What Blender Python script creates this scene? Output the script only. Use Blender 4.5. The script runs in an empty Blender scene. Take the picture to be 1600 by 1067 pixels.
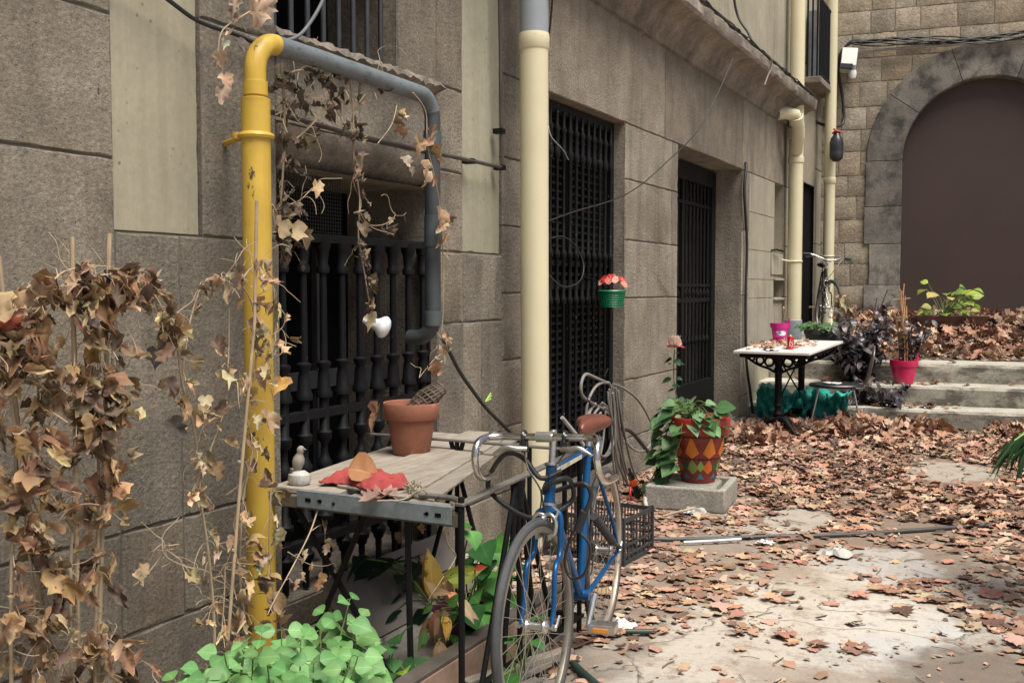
import bpy, math, random
import numpy as np
from mathutils import Vector, Matrix, Euler
R = math.radians
random.seed(7)
rnd = random.uniform
S = bpy.context.scene
COL = S.collection

# ------------------------------------------------------------ camera
CAM = (2.67, 0.0, 1.41); YAW = R(27.1); PIT = R(2.99); FPX = 1600.0
cd = bpy.data.cameras.new('camera'); cam = bpy.data.objects.new('camera', cd); COL.objects.link(cam)
cam.location = CAM; cam.rotation_euler = (math.pi/2 - PIT, 0, YAW)
cd.sensor_width = 36; cd.lens = 36.0; cd.clip_start = 0.05; cd.clip_end = 500
S.camera = cam
# ------------------------------------------------------------ light
w = bpy.data.worlds.new('World'); S.world = w; w.use_nodes = True
nt = w.node_tree; bg = nt.nodes['Background']
sky = nt.nodes.new('ShaderNodeTexSky'); sky.sky_type = 'NISHITA'; sky.sun_disc = False
SUN_EL, SUN_AZ = R(65), R(116)          # azimuth from +Y towards +X
sky.sun_elevation = SUN_EL; sky.sun_rotation = SUN_AZ
sky.air_density = 0.7; sky.dust_density = 4.0; sky.ozone_density = 0.3
nt.links.new(sky.outputs[0], bg.inputs[0]); bg.inputs[1].default_value = 0.06
sl = bpy.data.lights.new('sun', 'SUN'); sun = bpy.data.objects.new('sun', sl); COL.objects.link(sun)
sl.energy = 3.0; sl.angle = R(38); sl.color = (1.0, 0.965, 0.90)
dv = Vector((math.sin(SUN_AZ)*math.cos(SUN_EL), math.cos(SUN_AZ)*math.cos(SUN_EL), math.sin(SUN_EL)))
sun.rotation_euler = dv.to_track_quat('Z', 'Y').to_euler(); sun.location = (4, 0, 9)
S.view_settings.view_transform = 'Standard'; S.view_settings.look = 'None'
S.view_settings.exposure = 0.90; S.view_settings.gamma = 1.0

# ------------------------------------------------------------ pixel -> world helpers (real depths given)
def ray(px, py):
    d = Vector(((px-800)/FPX, -(py-533.5)/FPX, -1.0)); d.rotate(cam.rotation_euler); return d
def hit(px, py, ax, v):
    d = ray(px, py); t = (v-CAM[ax])/d[ax]; return Vector(CAM) + d*t
def X(px, py, v=0.0): return hit(px, py, 0, v)
def Y(px, py, v): return hit(px, py, 1, v)
def Z(px, py, v=0.0): return hit(px, py, 2, v)

# ------------------------------------------------------------ mesh builder
OFF = {}
class MB:
    def __init__(s): s.v = []; s.f = []; s.c = []; s.m = []
    def add(s, vs, fs, col=(1,1,1), mat=0):
        n = len(s.v); s.v.extend([tuple(p) for p in vs]); s.f.extend([tuple(i+n for i in f) for f in fs])
        s.c.extend([col]*len(vs)); s.m.extend([mat]*len(fs)); return s
    def box(s, a, b, col=(1,1,1), mat=0, rot=0, tilt=None):
        c = [(a[i]+b[i])/2 for i in range(3)]; h = [abs(b[i]-a[i])/2 for i in range(3)]
        vs = []
        E = Euler((0,0,rot)) if tilt is None else Euler(tilt)
        for x,y,z in ((-1,-1,-1),(1,-1,-1),(1,1,-1),(-1,1,-1),(-1,-1,1),(1,-1,1),(1,1,1),(-1,1,1)):
            p = Vector((x*h[0], y*h[1], z*h[2])); p.rotate(E); vs.append(p+Vector(c))
        return s.add(vs, [(0,3,2,1),(4,5,6,7),(0,1,5,4),(1,2,6,5),(2,3,7,6),(3,0,4,7)], col, mat)
    def tube(s, pts, r, n=10, col=(1,1,1), mat=0, cap=True):
        P = [Vector(p) for p in pts]; k = len(P); rr = r if isinstance(r, (list, tuple)) else [r]*k
        if k < 2: return s
        T = [(P[min(i+1,k-1)]-P[max(i-1,0)]).normalized() for i in range(k)]
        u = T[0].orthogonal().normalized(); vs = []
        for i in range(k):
            u = (u - T[i]*u.dot(T[i])); u = u.normalized() if u.length > 1e-6 else T[i].orthogonal().normalized()
            w_ = T[i].cross(u)
            for j in range(n):
                a = 2*math.pi*j/n; vs.append(P[i] + (u*math.cos(a)+w_*math.sin(a))*rr[i])
        fs = [(i*n+j, i*n+(j+1)%n, (i+1)*n+(j+1)%n, (i+1)*n+j) for i in range(k-1) for j in range(n)]
        if cap: fs += [tuple(range(n-1,-1,-1)), tuple((k-1)*n+j for j in range(n))]
        return s.add(vs, fs, col, mat)
    def lathe(s, prof, at=(0,0,0), n=24, col=(1,1,1), mat=0, M=None, cap=True):
        vs = []; at = Vector(at)
        for r, z in prof:
            for j in range(n):
                a = 2*math.pi*j/n; p = Vector((r*math.cos(a), r*math.sin(a), z))
                if M is not None: p = M @ p
                vs.append(p+at)
        k = len(prof)
        fs = [(i*n+j, i*n+(j+1)%n, (i+1)*n+(j+1)%n, (i+1)*n+j) for i in range(k-1) for j in range(n)]
        if cap: fs += [tuple(range(n-1,-1,-1)), tuple((k-1)*n+j for j in range(n))]
        return s.add(vs, fs, col, mat)
    def torus(s, c, R_, r, axis=(0,1,0), n=48, m=10, col=(1,1,1), mat=0, a0=0, a1=2*math.pi, prof=None):
        ax = Vector(axis).normalized(); u = Vector((0,0,1)); u = (u-ax*u.dot(ax))
        u = u.normalized() if u.length > 1e-4 else ax.orthogonal().normalized()
        w_ = ax.cross(u); c = Vector(c); full = abs(a1-a0-2*math.pi) < 1e-6
        prof = prof or [(r*math.cos(2*math.pi*j/m), r*math.sin(2*math.pi*j/m)) for j in range(m)]
        m = len(prof); k = n if full else n+1; vs = []
        for i in range(k):
            a = a0+(a1-a0)*i/n; d = u*math.cos(a)+w_*math.sin(a)
            for pr, pa in prof: vs.append(c + d*(R_+pr) + ax*pa)
        fs = [(i*m+j, i*m+(j+1)%m, ((i+1)%k)*m+(j+1)%m, ((i+1)%k)*m+j) for i in range(n) for j in range(m)]
        return s.add(vs, fs, col, mat)
    def build(s, name, mats, parent=None, smooth=40, bevel=0, sub=0, local=False, vjit=0):
        me = bpy.data.meshes.new(name)
        v = np.array(s.v, dtype=float).reshape(-1, 3)
        off = OFF.get(parent.name, Vector()) if (parent is not None and not local) else Vector()
        if vjit: v = v + np.random.RandomState(3).uniform(-vjit, vjit, v.shape)
        v = v - np.array(off)
        me.from_pydata(v.tolist(), [], s.f)
        if not isinstance(mats, (list, tuple)): mats = [mats]
        for m in mats: me.materials.append(m)
        if len(mats) > 1: me.polygons.foreach_set('material_index', s.m)
        at = me.color_attributes.new('Col', 'FLOAT_COLOR', 'POINT')
        cc = np.ones((len(s.v), 4)); cc[:, :3] = np.array(s.c).reshape(-1, 3); at.data.foreach_set('color', cc.ravel())
        if smooth:
            me.shade_smooth()
            if smooth < 180: me.set_sharp_from_angle(angle=R(smooth))
        me.update()
        o = bpy.data.objects.new(name, me); COL.objects.link(o)
        if parent is not None: o.parent = parent; OFF[o.name] = off
        if bevel:
            b = o.modifiers.new('bevel', 'BEVEL'); b.width = bevel; b.segments = 2; b.limit_method = 'ANGLE'; b.angle_limit = R(35)
        if sub:
            b = o.modifiers.new('sub', 'SUBSURF'); b.levels = sub; b.render_levels = sub
        return o
def tag(o, label, cat, group=None):
    o['label'] = label; o['category'] = cat
    if group: o['group'] = group
    return o
def thing(name, label, cat, loc=(0,0,0), rz=0, group=None):
    o = bpy.data.objects.new(name, None); COL.objects.link(o); o.location = loc; o.rotation_euler = (0,0,rz)
    o.empty_display_size = .1; OFF[o.name] = Vector(loc); return tag(o, label, cat, group)
def struct(o): o['kind'] = 'structure'; return o
def stuff(o): o['kind'] = 'stuff'; return o
def smoothpath(pts, k=6):
    P = [Vector(p) for p in pts]; out = []
    for i in range(len(P)-1):
        a, b, c, d = P[max(i-1,0)], P[i], P[i+1], P[min(i+2, len(P)-1)]
        for j in range(k):
            t = j/k; out.append(.5*((2*b)+(c-a)*t+(2*a-5*b+4*c-d)*t*t+(3*b-a-3*c+d)*t**3))
    out.append(P[-1]); return out

# ------------------------------------------------------------ materials
def nodes(name):
    m = bpy.data.materials.new(name); m.use_nodes = True; t = m.node_tree
    return m, t, t.nodes['Principled BSDF']
def nn(t, kind, **kw):
    n = t.nodes.new(kind)
    for k, v in kw.items():
        if k in n.inputs.keys() if isinstance(k, str) else False: n.inputs[k].default_value = v
        else: setattr(n, k, v)
    return n
def noise(t, vec, scale, detail=4, rough=.6):
    n = t.nodes.new('ShaderNodeTexNoise'); n.inputs['Scale'].default_value = scale
    n.inputs['Detail'].default_value = detail; n.inputs['Roughness'].default_value = rough
    if vec is not None: t.links.new(vec, n.inputs['Vector'])
    return n.outputs['Fac']
def ramp(t, fac, stops):
    n = t.nodes.new('ShaderNodeValToRGB'); e = n.color_ramp.elements
    while len(e) < len(stops): e.new(.5)
    for i, (p, c) in enumerate(stops):
        e[i].position = p; e[i].color = (c[0], c[1], c[2], 1) if isinstance(c, (tuple, list)) else (c, c, c, 1)
    t.links.new(fac, n.inputs[0]); return n.outputs[0]
def mix(t, fac, a, b, mode='MIX'):
    n = t.nodes.new('ShaderNodeMix'); n.data_type = 'RGBA'; n.blend_type = mode
    for s, v in ((0, fac), (6, a), (7, b)):
        if hasattr(v, 'is_output'): t.links.new(v, n.inputs[s])
        elif s == 0: n.inputs[0].default_value = v
        else: n.inputs[s].default_value = (v[0], v[1], v[2], 1)
    return n.outputs[2]
def coord(t, scale=None, kind='Object'):
    c = t.nodes.new('ShaderNodeTexCoord').outputs[kind]
    if scale:
        m = t.nodes.new('ShaderNodeMapping'); m.inputs['Scale'].default_value = scale; t.links.new(c, m.inputs[0]); c = m.outputs[0]
    return c
def geo(t, scale=None):
    c = t.nodes.new('ShaderNodeNewGeometry').outputs['Position']
    if scale:
        m = t.nodes.new('ShaderNodeMapping'); m.inputs['Scale'].default_value = scale; t.links.new(c, m.inputs[0]); c = m.outputs[0]
    return c
def bump(t, bsdf, h, strength=.5, dist=.01, prev=None):
    b = t.nodes.new('ShaderNodeBump'); b.inputs['Strength'].default_value = strength; b.inputs['Distance'].default_value = dist
    t.links.new(h, b.inputs['Height'])
    if prev is not None: t.links.new(prev, b.inputs['Normal'])
    t.links.new(b.outputs[0], bsdf.inputs['Normal']); return b.outputs[0]
def vcol(t):
    n = t.nodes.new('ShaderNodeAttribute'); n.attribute_name = 'Col'; return n.outputs['Color']
def M(name, col, rough=.6, metal=0, var=.25, vs=8, bs=0, bst=.3, bd=.004, v=False, transl=0, spot=None, spec=.5):
    """plain procedural material: tone variation, optional spots of a second colour, bump, per-vertex tone"""
    m, t, b = nodes(name); c = coord(t)
    f = noise(t, c, vs)
    lo = tuple(x*(1-var) for x in col); hi = tuple(min(1, x*(1+var)) for x in col)
    o = ramp(t, f, [(.3, lo), (.7, hi)])
    if spot:
        f2 = noise(t, c, spot[2] if len(spot) > 2 else 14, 6, .7)
        k = ramp(t, f2, [(spot[1], 0.0), (spot[1]+.05, 1.0)]); o = mix(t, k, o, spot[0])
    if v: o = mix(t, 1.0, o, vcol(t), 'MULTIPLY')
    t.links.new(o, b.inputs['Base Color'])
    b.inputs['Roughness'].default_value = rough; b.inputs['Metallic'].default_value = metal
    b.inputs['Specular IOR Level'].default_value = spec
    if bs: bump(t, b, noise(t, c, bs, 5, .65), bst, bd)
    if transl:
        tr = t.nodes.new('ShaderNodeBsdfTranslucent'); t.links.new(o, tr.inputs[0])
        mx = t.nodes.new('ShaderNodeMixShader'); mx.inputs[0].default_value = transl
        t.links.new(b.outputs[0], mx.inputs[1]); t.links.new(tr.outputs[0], mx.inputs[2])
        t.links.new(mx.outputs[0], t.nodes['Material Output'].inputs[0])
    return m
def stone(name, c1, c2, dark, pit=1.0, streak=.5, grain=1.0, dk=(.52, .75), fa=1.0, zs=.45):
    m, t, b = nodes(name); g = geo(t)
    base = mix(t, ramp(t, noise(t, g, 1.6, 5, .6), [(.32, 0.0), (.68, 1.0)]), c1, c2)
    fine = ramp(t, noise(t, g, 70*grain, 3, .7), [(.25, 1-.40*fa), (.75, 1+.30*fa)])
    o = mix(t, 1.0, base, fine, 'MULTIPLY')
    mid = ramp(t, noise(t, g, 5, 7, .75), [(.3, 1-.30*fa), (.7, 1+.2*fa)]); o = mix(t, 1.0, o, mid, 'MULTIPLY')
    st = ramp(t, noise(t, geo(t, (5 if zs < 1 else 2.5, 5 if zs < 1 else 2.5, zs)), 1.3, 7, .7), [(dk[0], 0.0), (dk[1], streak)])
    o = mix(t, st, o, dark)
    vo = t.nodes.new('ShaderNodeTexVoronoi'); vo.inputs['Scale'].default_value = 55*grain; t.links.new(g, vo.inputs['Vector'])
    pf = ramp(t, vo.outputs['Distance'], [(.10, 1.0), (.22, 0.0)])
    pm = ramp(t, noise(t, g, 7, 3), [(.5, 0.0), (.62, 1.0)]); pmx = mix(t, 1.0, pf, pm, 'MULTIPLY')
    o = mix(t, mix(t, .7, (0,0,0), pmx), o, tuple(x*.35 for x in dark))
    sp = ramp(t, noise(t, g, 13, 4, .7), [(.685, 0.0), (.72, .8)]); o = mix(t, mix(t, pit, (0,0,0), sp) if pit < 1 else sp, o, tuple(x*.5 for x in dark))
    bl = ramp(t, noise(t, g, .55, 3, .55), [(.3, 1-.16*min(1, pit+.4)), (.7, 1.08)]); o = mix(t, 1.0, o, bl, 'MULTIPLY')
    o = mix(t, 1.0, o, vcol(t), 'MULTIPLY')
    t.links.new(o, b.inputs['Base Color']); b.inputs['Roughness'].default_value = .92; b.inputs['Specular IOR Level'].default_value = .25
    n1 = bump(t, b, noise(t, g, 45*grain, 6, .75), 1.0*pit, .02)
    inv = ramp(t, pmx, [(0, 1.0), (1, 0.0)])
    bump(t, b, inv, .5*pit, .006, n1)
    return m
M_STONE = stone('stone_ashlar', (.365, .315, .245), (.255, .222, .175), (.095, .083, .067), streak=.65, dk=(.48, .76))
M_MORTAR = M('mortar', (.13, .113, .09), .95, bs=40)
M_PANEL = stone('painted_render', (.38, .355, .26), (.32, .30, .22), (.16, .14, .10), pit=.1, streak=.6, grain=.5, fa=.25, dk=(.43, .85), zs=.3)
M_RENDER = stone('smooth_render', (.38, .345, .26), (.30, .27, .205), (.12, .11, .085), pit=.3, streak=.6, fa=.45)
M_CORN = stone('cornice_stone', (.32, .275, .225), (.24, .21, .17), (.07, .06, .055), pit=.6, streak=.75, dk=(.45, .7), zs=2.0)
M_BACK = stone('rough_stone', (.46, .39, .29), (.34, .29, .22), (.15, .13, .105), pit=.9, streak=.3, grain=.6)
M_ARCH = stone('blackened_stone', (.27, .25, .215), (.15, .14, .125), (.06, .056, .052), pit=.5, streak=.9, dk=(.44, .60), fa=.8, zs=2.2)
M_IRON = M('black_iron', (.006, .0063, .0072), .6, .0, spec=.2, bs=60, bst=.25, spot=((.06, .04, .03), .66, 30))
M_IRONCHIP = M('chipped_black_iron', (.006, .006, .0065), .6, .0, spec=.2, bs=60, spot=((.28, .27, .25), .66, 45))
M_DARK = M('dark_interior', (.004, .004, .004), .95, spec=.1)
# ------------------------------------------------------------ GROUND
m, t, b = nodes('worn_concrete'); g = geo(t)
base = mix(t, ramp(t, noise(t, g, 1.1, 6, .62), [(.36, 0.0), (.62, 1.0)]), (.46, .435, .39), (.345, .31, .26))
o = mix(t, ramp(t, noise(t, g, 2.6, 8, .7), [(.56, 0.0), (.72, .8)]), base, (.13, .09, .062))
o = mix(t, 1.0, o, ramp(t, noise(t, g, 60, 4, .7), [(.25, .75), (.75, 1.2)]), 'MULTIPLY')
o = mix(t, 1.0, o, ramp(t, noise(t, g, 14, 5, .7), [(.3, .82), (.7, 1.12)]), 'MULTIPLY')
def patch(o, cx, cy, rx, ry, col, amt, warp=.5, soft=.05):
    """a repair patch, a damp area or a browner, darker area of the concrete: irregular blob fixed at one place of the ground"""
    wz = t.nodes.new('ShaderNodeTexNoise'); wz.inputs['Scale'].default_value = 6; wz.inputs['Detail'].default_value = 8; wz.inputs['Roughness'].default_value = .75; t.links.new(g, wz.inputs['Vector'])
    ws = t.nodes.new('ShaderNodeVectorMath'); ws.operation = 'MULTIPLY_ADD'; ws.inputs[1].default_value = (.16, .16, 0); t.links.new(wz.outputs['Color'], ws.inputs[0]); t.links.new(g, ws.inputs[2])
    mp = t.nodes.new('ShaderNodeMapping'); mp.inputs['Location'].default_value = (-cx/rx, -cy/ry, 0); mp.inputs['Scale'].default_value = (1/rx, 1/ry, 0)
    t.links.new(ws.outputs[0], mp.inputs[0])
    ln = t.nodes.new('ShaderNodeVectorMath'); ln.operation = 'LENGTH'; t.links.new(mp.outputs[0], ln.inputs[0])
    ad = t.nodes.new('ShaderNodeMath'); ad.operation = 'MULTIPLY_ADD'
    t.links.new(noise(t, g, 2.3/max(rx, .3), 4, .55), ad.inputs[0]); ad.inputs[1].default_value = warp*2; t.links.new(ln.outputs['Value'], ad.inputs[2])
    k = ramp(t, ad.outputs[0], [(.0, amt), (.5, amt), (.5+soft*.5, 0.0)])
    # scale into 0..1 range for the ramp
    ad2 = t.nodes.new('ShaderNodeMath'); ad2.operation = 'MULTIPLY'; ad2.inputs[1].default_value = .5/(1+warp)
    t.links.new(ad.outputs[0], ad2.inputs[0]); t.links.new(ad2.outputs[0], k.node.inputs[0])
    return mix(t, k, o, col)
o = patch(o, 1.7, 9.3, 2.6, 3.3, (.17, .115, .08), .85, .5, .3)  # brown soil among the leaves; its colour also lowers the far yard's light
for (px, py, rx, ry, col, amt, wp) in ((1420, 975, .27, .40, (.43, .425, .40), 1, .35), (1390, 880, .3, .35, (.42, .41, .38), .85, .5),
        (1495, 735, .34, .42, (.36, .335, .28), .9, .3), (1130, 1000, .42, .36, (.46, .41, .34), .7, .6), (1300, 930, .5, .5, (.50, .44, .35), .6, .5),
        (1240, 810, .3, .4, (.42, .39, .33), .8, .5), (1600, 1075, .30, .40, (.12, .095, .072), .85, .6), (985, 1000, .16, .5, (.13, .10, .075), .6, .6),
        (960, 860, .25, .5, (.14, .10, .07), .6, .5), (1050, 905, .30, .45, (.20, .145, .105), .75, .7), (1330, 1060, .25, .12, (.22, .165, .12), .6, .7), (1200, 880, .3, .2, (.24, .18, .13), .6, .7)):
    p = Z(px, py); o = patch(o, p.x, p.y, rx, ry, col, amt*(.8 if sum(col) > .6 else 1), wp, .3 if sum(col) < .6 else .12)
# cracks
vo = t.nodes.new('ShaderNodeTexVoronoi'); vo.feature = 'DISTANCE_TO_EDGE'; vo.inputs['Scale'].default_value = 1.15
wv = t.nodes.new('ShaderNodeVectorMath'); wv.operation = 'ADD'; nz = t.nodes.new('ShaderNodeTexNoise'); nz.inputs['Scale'].default_value = 2.5; nz.inputs['Detail'].default_value = 5
sc = t.nodes.new('ShaderNodeVectorMath'); sc.operation = 'SCALE'; sc.inputs['Scale'].default_value = .55
t.links.new(g, nz.inputs['Vector']); t.links.new(nz.outputs['Color'], sc.inputs[0]); t.links.new(g, wv.inputs[0]); t.links.new(sc.outputs[0], wv.inputs[1])
t.links.new(wv.outputs[0], vo.inputs['Vector'])
ck = ramp(t, vo.outputs['Distance'], [(0, 1.0), (.009, 0.0)]); ck = mix(t, 1.0, ck, ramp(t, noise(t, g, 1.7, 4), [(.42, 0.0), (.52, .85)]), 'MULTIPLY'); o = mix(t, ck, o, (.09, .07, .05))
o = mix(t, ramp(t, noise(t, g, 7, 9, .8), [(.51, 0.0), (.63, .8)]), o, (.20, .14, .10))
o = mix(t, ramp(t, noise(t, g, 26, 8, .85), [(.56, 0.0), (.62, .7)]), o, (.15, .10, .07))
o = mix(t, ramp(t, noise(t, g, 120, 2, .6), [(.66, 0.0), (.72, .7)]), o, (.12, .08, .055))
t.links.new(o, b.inputs['Base Color']); b.inputs['Roughness'].default_value = .85; b.inputs['Specular IOR Level'].default_value = .3
n1 = bump(t, b, noise(t, g, 30, 6, .7), .4, .008); n2 = bump(t, b, noise(t, g, 1.5, 5, .6), .35, .05, n1)
bump(t, b, ramp(t, vo.outputs['Distance'], [(0, 0.0), (.02, 1.0)]), .5, .01, n2)
M_GROUND = m
gm = MB(); gm.add([(-60,-60,0),(60,-60,0),(60,120,0),(-60,120,0)], [(0,1,2,3)])
struct(gm.build('ground', M_GROUND, smooth=0))

M_STEP = None
m, t, b = nodes('mossy_concrete'); g = geo(t)
o = mix(t, ramp(t, noise(t, g, 3, 6, .6), [(.35, 0.0), (.65, 1.0)]), (.40, .375, .31), (.29, .27, .22))
o = mix(t, 1.0, o, ramp(t, noise(t, g, 50, 4, .7), [(.25, .75), (.75, 1.2)]), 'MULTIPLY')
o = mix(t, ramp(t, noise(t, geo(t, (1.5, 1.5, 2.6)), 2.6, 8, .75), [(.45, 0.0), (.58, .9)]), o, (.095, .087, .068))
t.links.new(o, b.inputs['Base Color']); b.inputs['Roughness'].default_value = .9
bump(t, b, noise(t, g, 22, 6, .7), .6, .012); M_STEP = m
M_TREAD = stone('worn_tread', (.50, .47, .39), (.40, .375, .31), (.20, .18, .14), pit=.5, streak=.3)

def stepslab(name, yref, z0, z1, depth, x0=-.0, x1=6.0):
    mb = MB(); n = 60; rs = random.Random(int(yref*10))
    vs = []; 
    for i in range(n+1):
        x = x0+(x1-x0)*i/n; y = yref+.125*(x-1.7); j = lambda a=.006: rs.uniform(-a, a)
        vs += [(x, y+.01, z0-.02), (x, y+j(), (z0+z1)/2+j()), (x, y-.008+j(), z1-.03+j(.004)), (x, y+.012+j(.004), z1-.004+j(.003)), (x, y+.05+j(), z1+j(.003)), (x, y+depth, z1)]
    fs = []
    for i in range(n):
        for k in range(5): fs.append((i*6+k, (i+1)*6+k, (i+1)*6+k+1, i*6+k+1))
    mb.add(vs, fs)
    mb.m = [1 if (f % 5) >= 3 else 0 for f in range(len(fs))]
    return struct(mb.build(name, [M_STEP, M_TREAD], smooth=30))
stepslab('step_lower', 10.9, 0, .2, .6)
stepslab('step_middle', 11.32, .2, .4, .7)
stepslab('step_upper', 11.78, .4, .6, .9)
# terrace: concrete bank rising to the arch
mb = MB(); vs = []; n = 24
for i in range(n+1):
    x = 0+6*i/n
    for (dy, z) in ((.8, .601), (1.0, .66), (1.6, .82), (2.4, .94), (3.2, 1.0)):
        vs.append((x, 11.78+.125*(x-1.7)+dy-.0, z + random.uniform(-.01, .01)))
fs = [(i*5+k, (i+1)*5+k, (i+1)*5+k+1, i*5+k+1) for i in range(n) for k in range(4)]
mb.add(vs, fs); struct(mb.build('terrace', M_STEP))

# ------------------------------------------------------------ LEFT BUILDING
bld = thing('stone_building', 'long weathered stone facade with iron grilled windows, gated door and heavy moulded cornice', 'building', (0, 3, 0))
rs = random.Random(11)
def cell(mb, y0, y1, z0, z1, tone=None, proud=0.0, back=None, gap=.0025, ch=.006, mat=0, mort=True):
    tn = tone if tone is not None else rs.uniform(.82, 1.14); w_ = rs.uniform(-.02, .02)
    col = (tn*(1+w_), tn, tn*(1-w_))
    def ring(ins, xx, jj):
        pts = []
        L = [((y0+ins, z0+ins), (y1-ins, z0+ins)), ((y1-ins, z0+ins), (y1-ins, z1-ins)), ((y1-ins, z1-ins), (y0+ins, z1-ins)), ((y0+ins, z1-ins), (y0+ins, z0+ins))]
        for k, (p, q) in enumerate(L):
            ln = math.dist(p, q); n = cnt[k]
            for i in range(n):
                tt = i/n; y = p[0]+(q[0]-p[0])*tt; z = p[1]+(q[1]-p[1])*tt
                jq = jj*(3.2 if rs.random() < .10 else 1)
                if k in (0, 2): z += rs.uniform(0, jq)*(1 if k == 0 else -1)
                else: y += rs.uniform(0, jq)*(-1 if k == 1 else 1)
                pts.append((xx, y, z))
        return pts
    cnt = [max(2, int((y1-y0)/.05)), max(2, int((z1-z0)/.05))]*2
    a = ring(gap, proud-.03, 0); bq = ring(gap, proud-.006, .003); c = ring(gap+.004, proud, ch)
    N = len(a)
    fs = [(i, (i+1) % N, N+(i+1) % N, N+i) for i in range(N)] + [(N+i, N+(i+1) % N, 2*N+(i+1) % N, 2*N+i) for i in range(N)] + [tuple(range(2*N, 3*N))]
    mb.add(a+bq+c, fs, col, mat)
    if mort: mb.add([(proud-.008, y0, z0), (proud-.008, y1, z0), (proud-.008, y1, z1), (proud-.008, y0, z1)], [(0,1,2,3)], (1,1,1), 3)
def cells(mb, ys, zs, **kw):
    for i in range(len(ys)-1):
        for j in range(len(zs)-1): cell(mb, ys[i], ys[i+1], zs[j], zs[j+1], **kw)
wm = MB(); T = 3.34
# near part
cells(wm, [-2.5, -.6, .75, 2.39], [0, .25, .6, 1.83, 2.29, T])
cells(wm, [2.39, 2.67, 3.2], [.25, .6, 1.594]); cells(wm, [2.39, 3.2], [0, .25])
cells(wm, [2.785, 3.19], [1.594, 2.37, T])
cells(wm, [3.2, 4.4], [0, .13])
cells(wm, [3.19, 3.75, 4.4], [2.06, 2.33], mort=True)
cells(wm, [3.19, 4.4], [2.33, 2.37], proud=.0)
cells(wm, [4.05, 4.4], [2.37, T]); cells(wm, [3.19, 4.05], [2.95, T])
cells(wm, [4.4, 4.66], [0, .25, .6, 1.23, 1.594, 2.0, 2.42, T])
cells(wm, [4.66, 4.86, 5.1], [.6, 1.23]); cells(wm, [4.66, 5.1], [0, .25, .6]); cells(wm, [4.66, 5.1], [1.23, 1.594])
cells(wm, [5.1, 5.72], [0, .25, .62, 1.0, 1.38, 1.76, 2.14, 2.6, T])
cell(wm, 2.39, 2.785, 1.594, T, mat=1, proud=-.018, ch=.003, tone=1.0); cell(wm, 4.66, 5.1, 1.594, T, mat=1, proud=-.018, ch=.003, tone=1.0)
# far part
cells(wm, [5.72, 7.02], [0, .13])
cells(wm, [5.72, 7.9, 10.33, 12.8], [2.6, T])
cells(wm, [7.02, 8.08, 8.245], [1.76, 2.2, 2.6]); cells(wm, [7.02, 8.245], [.3, .73, 1.335, 1.76]); cells(wm, [7.02, 8.245], [0, .3])
zs2 = [0, .3, .73, 1.3, 1.5, 1.81, 2.2, 2.6]
cells(wm, [10.33, 10.62], [0, .3, .73, 1.335, 2.0, 2.6])
for j in range(7): cell(wm, 10.62, 11.76, zs2[j], zs2[j+1], mat=2, gap=.0, ch=.002, tone=1.0)
cells(wm, [12.22, 12.8], [1.3, 1.9, 2.6], mat=2, tone=.95)
cells(wm, [11.76, 12.8], [0, 1.3], mat=2, tone=.97, gap=.0005); cells(wm, [11.76, 12.22], [1.5, 1.81], mat=2, tone=.8, proud=-.004)
# beyond the first drainpipe
cells(wm, [12.8, 13.35], [.4, 1.4, 2.4, 3.4, T+.9], mat=2, tone=.7); cells(wm, [14.1, 14.6], [.4, 2.0, 3.0, T+.9], mat=2, tone=.85); cells(wm, [13.35, 14.1], [2.75, T+.9], mat=2, tone=.8)
wall = wm.build('wall', [M_STONE, M_PANEL, M_RENDER, M_MORTAR], bld, smooth=30)
# solid mass behind (keeps daylight out) with the recesses of the openings
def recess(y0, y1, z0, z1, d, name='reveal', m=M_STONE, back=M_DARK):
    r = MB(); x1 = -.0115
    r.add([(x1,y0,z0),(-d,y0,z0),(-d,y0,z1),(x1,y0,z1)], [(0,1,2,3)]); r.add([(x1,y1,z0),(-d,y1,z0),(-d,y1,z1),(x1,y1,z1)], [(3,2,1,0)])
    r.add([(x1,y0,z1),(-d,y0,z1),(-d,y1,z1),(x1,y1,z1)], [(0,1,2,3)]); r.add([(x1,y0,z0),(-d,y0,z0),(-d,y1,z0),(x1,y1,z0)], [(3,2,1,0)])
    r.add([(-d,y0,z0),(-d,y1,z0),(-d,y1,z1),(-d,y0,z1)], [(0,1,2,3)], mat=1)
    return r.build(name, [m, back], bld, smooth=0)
recess(3.2, 4.4, .13, 1.9, .55); recess(3.19, 4.05, 2.37, 2.95, .4); recess(5.72, 7.02, .13, 2.6, .3)
recess(8.245, 10.33, 0, 2.6, .62); recess(11.76, 12.22, 1.81, 2.6, .28, m=M_RENDER, back=M_RENDER); recess(11.76, 12.22, 1.3, 1.5, .2, m=M_RENDER, back=M_DARK)
recess(13.35, 14.1, .4, 2.75, .045, m=M_DARK)  # shallow black sheet standing for the darkness of an open doorway
bk = MB(); bk.box((-1.2, -2.5, -.1), (-.7, 14.7, 9)); bk.box((-.7, -2.5, 4.2), (-.02, 12.85, 9)); bk.build('rear_mass', M_RENDER, bld, smooth=0)
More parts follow.
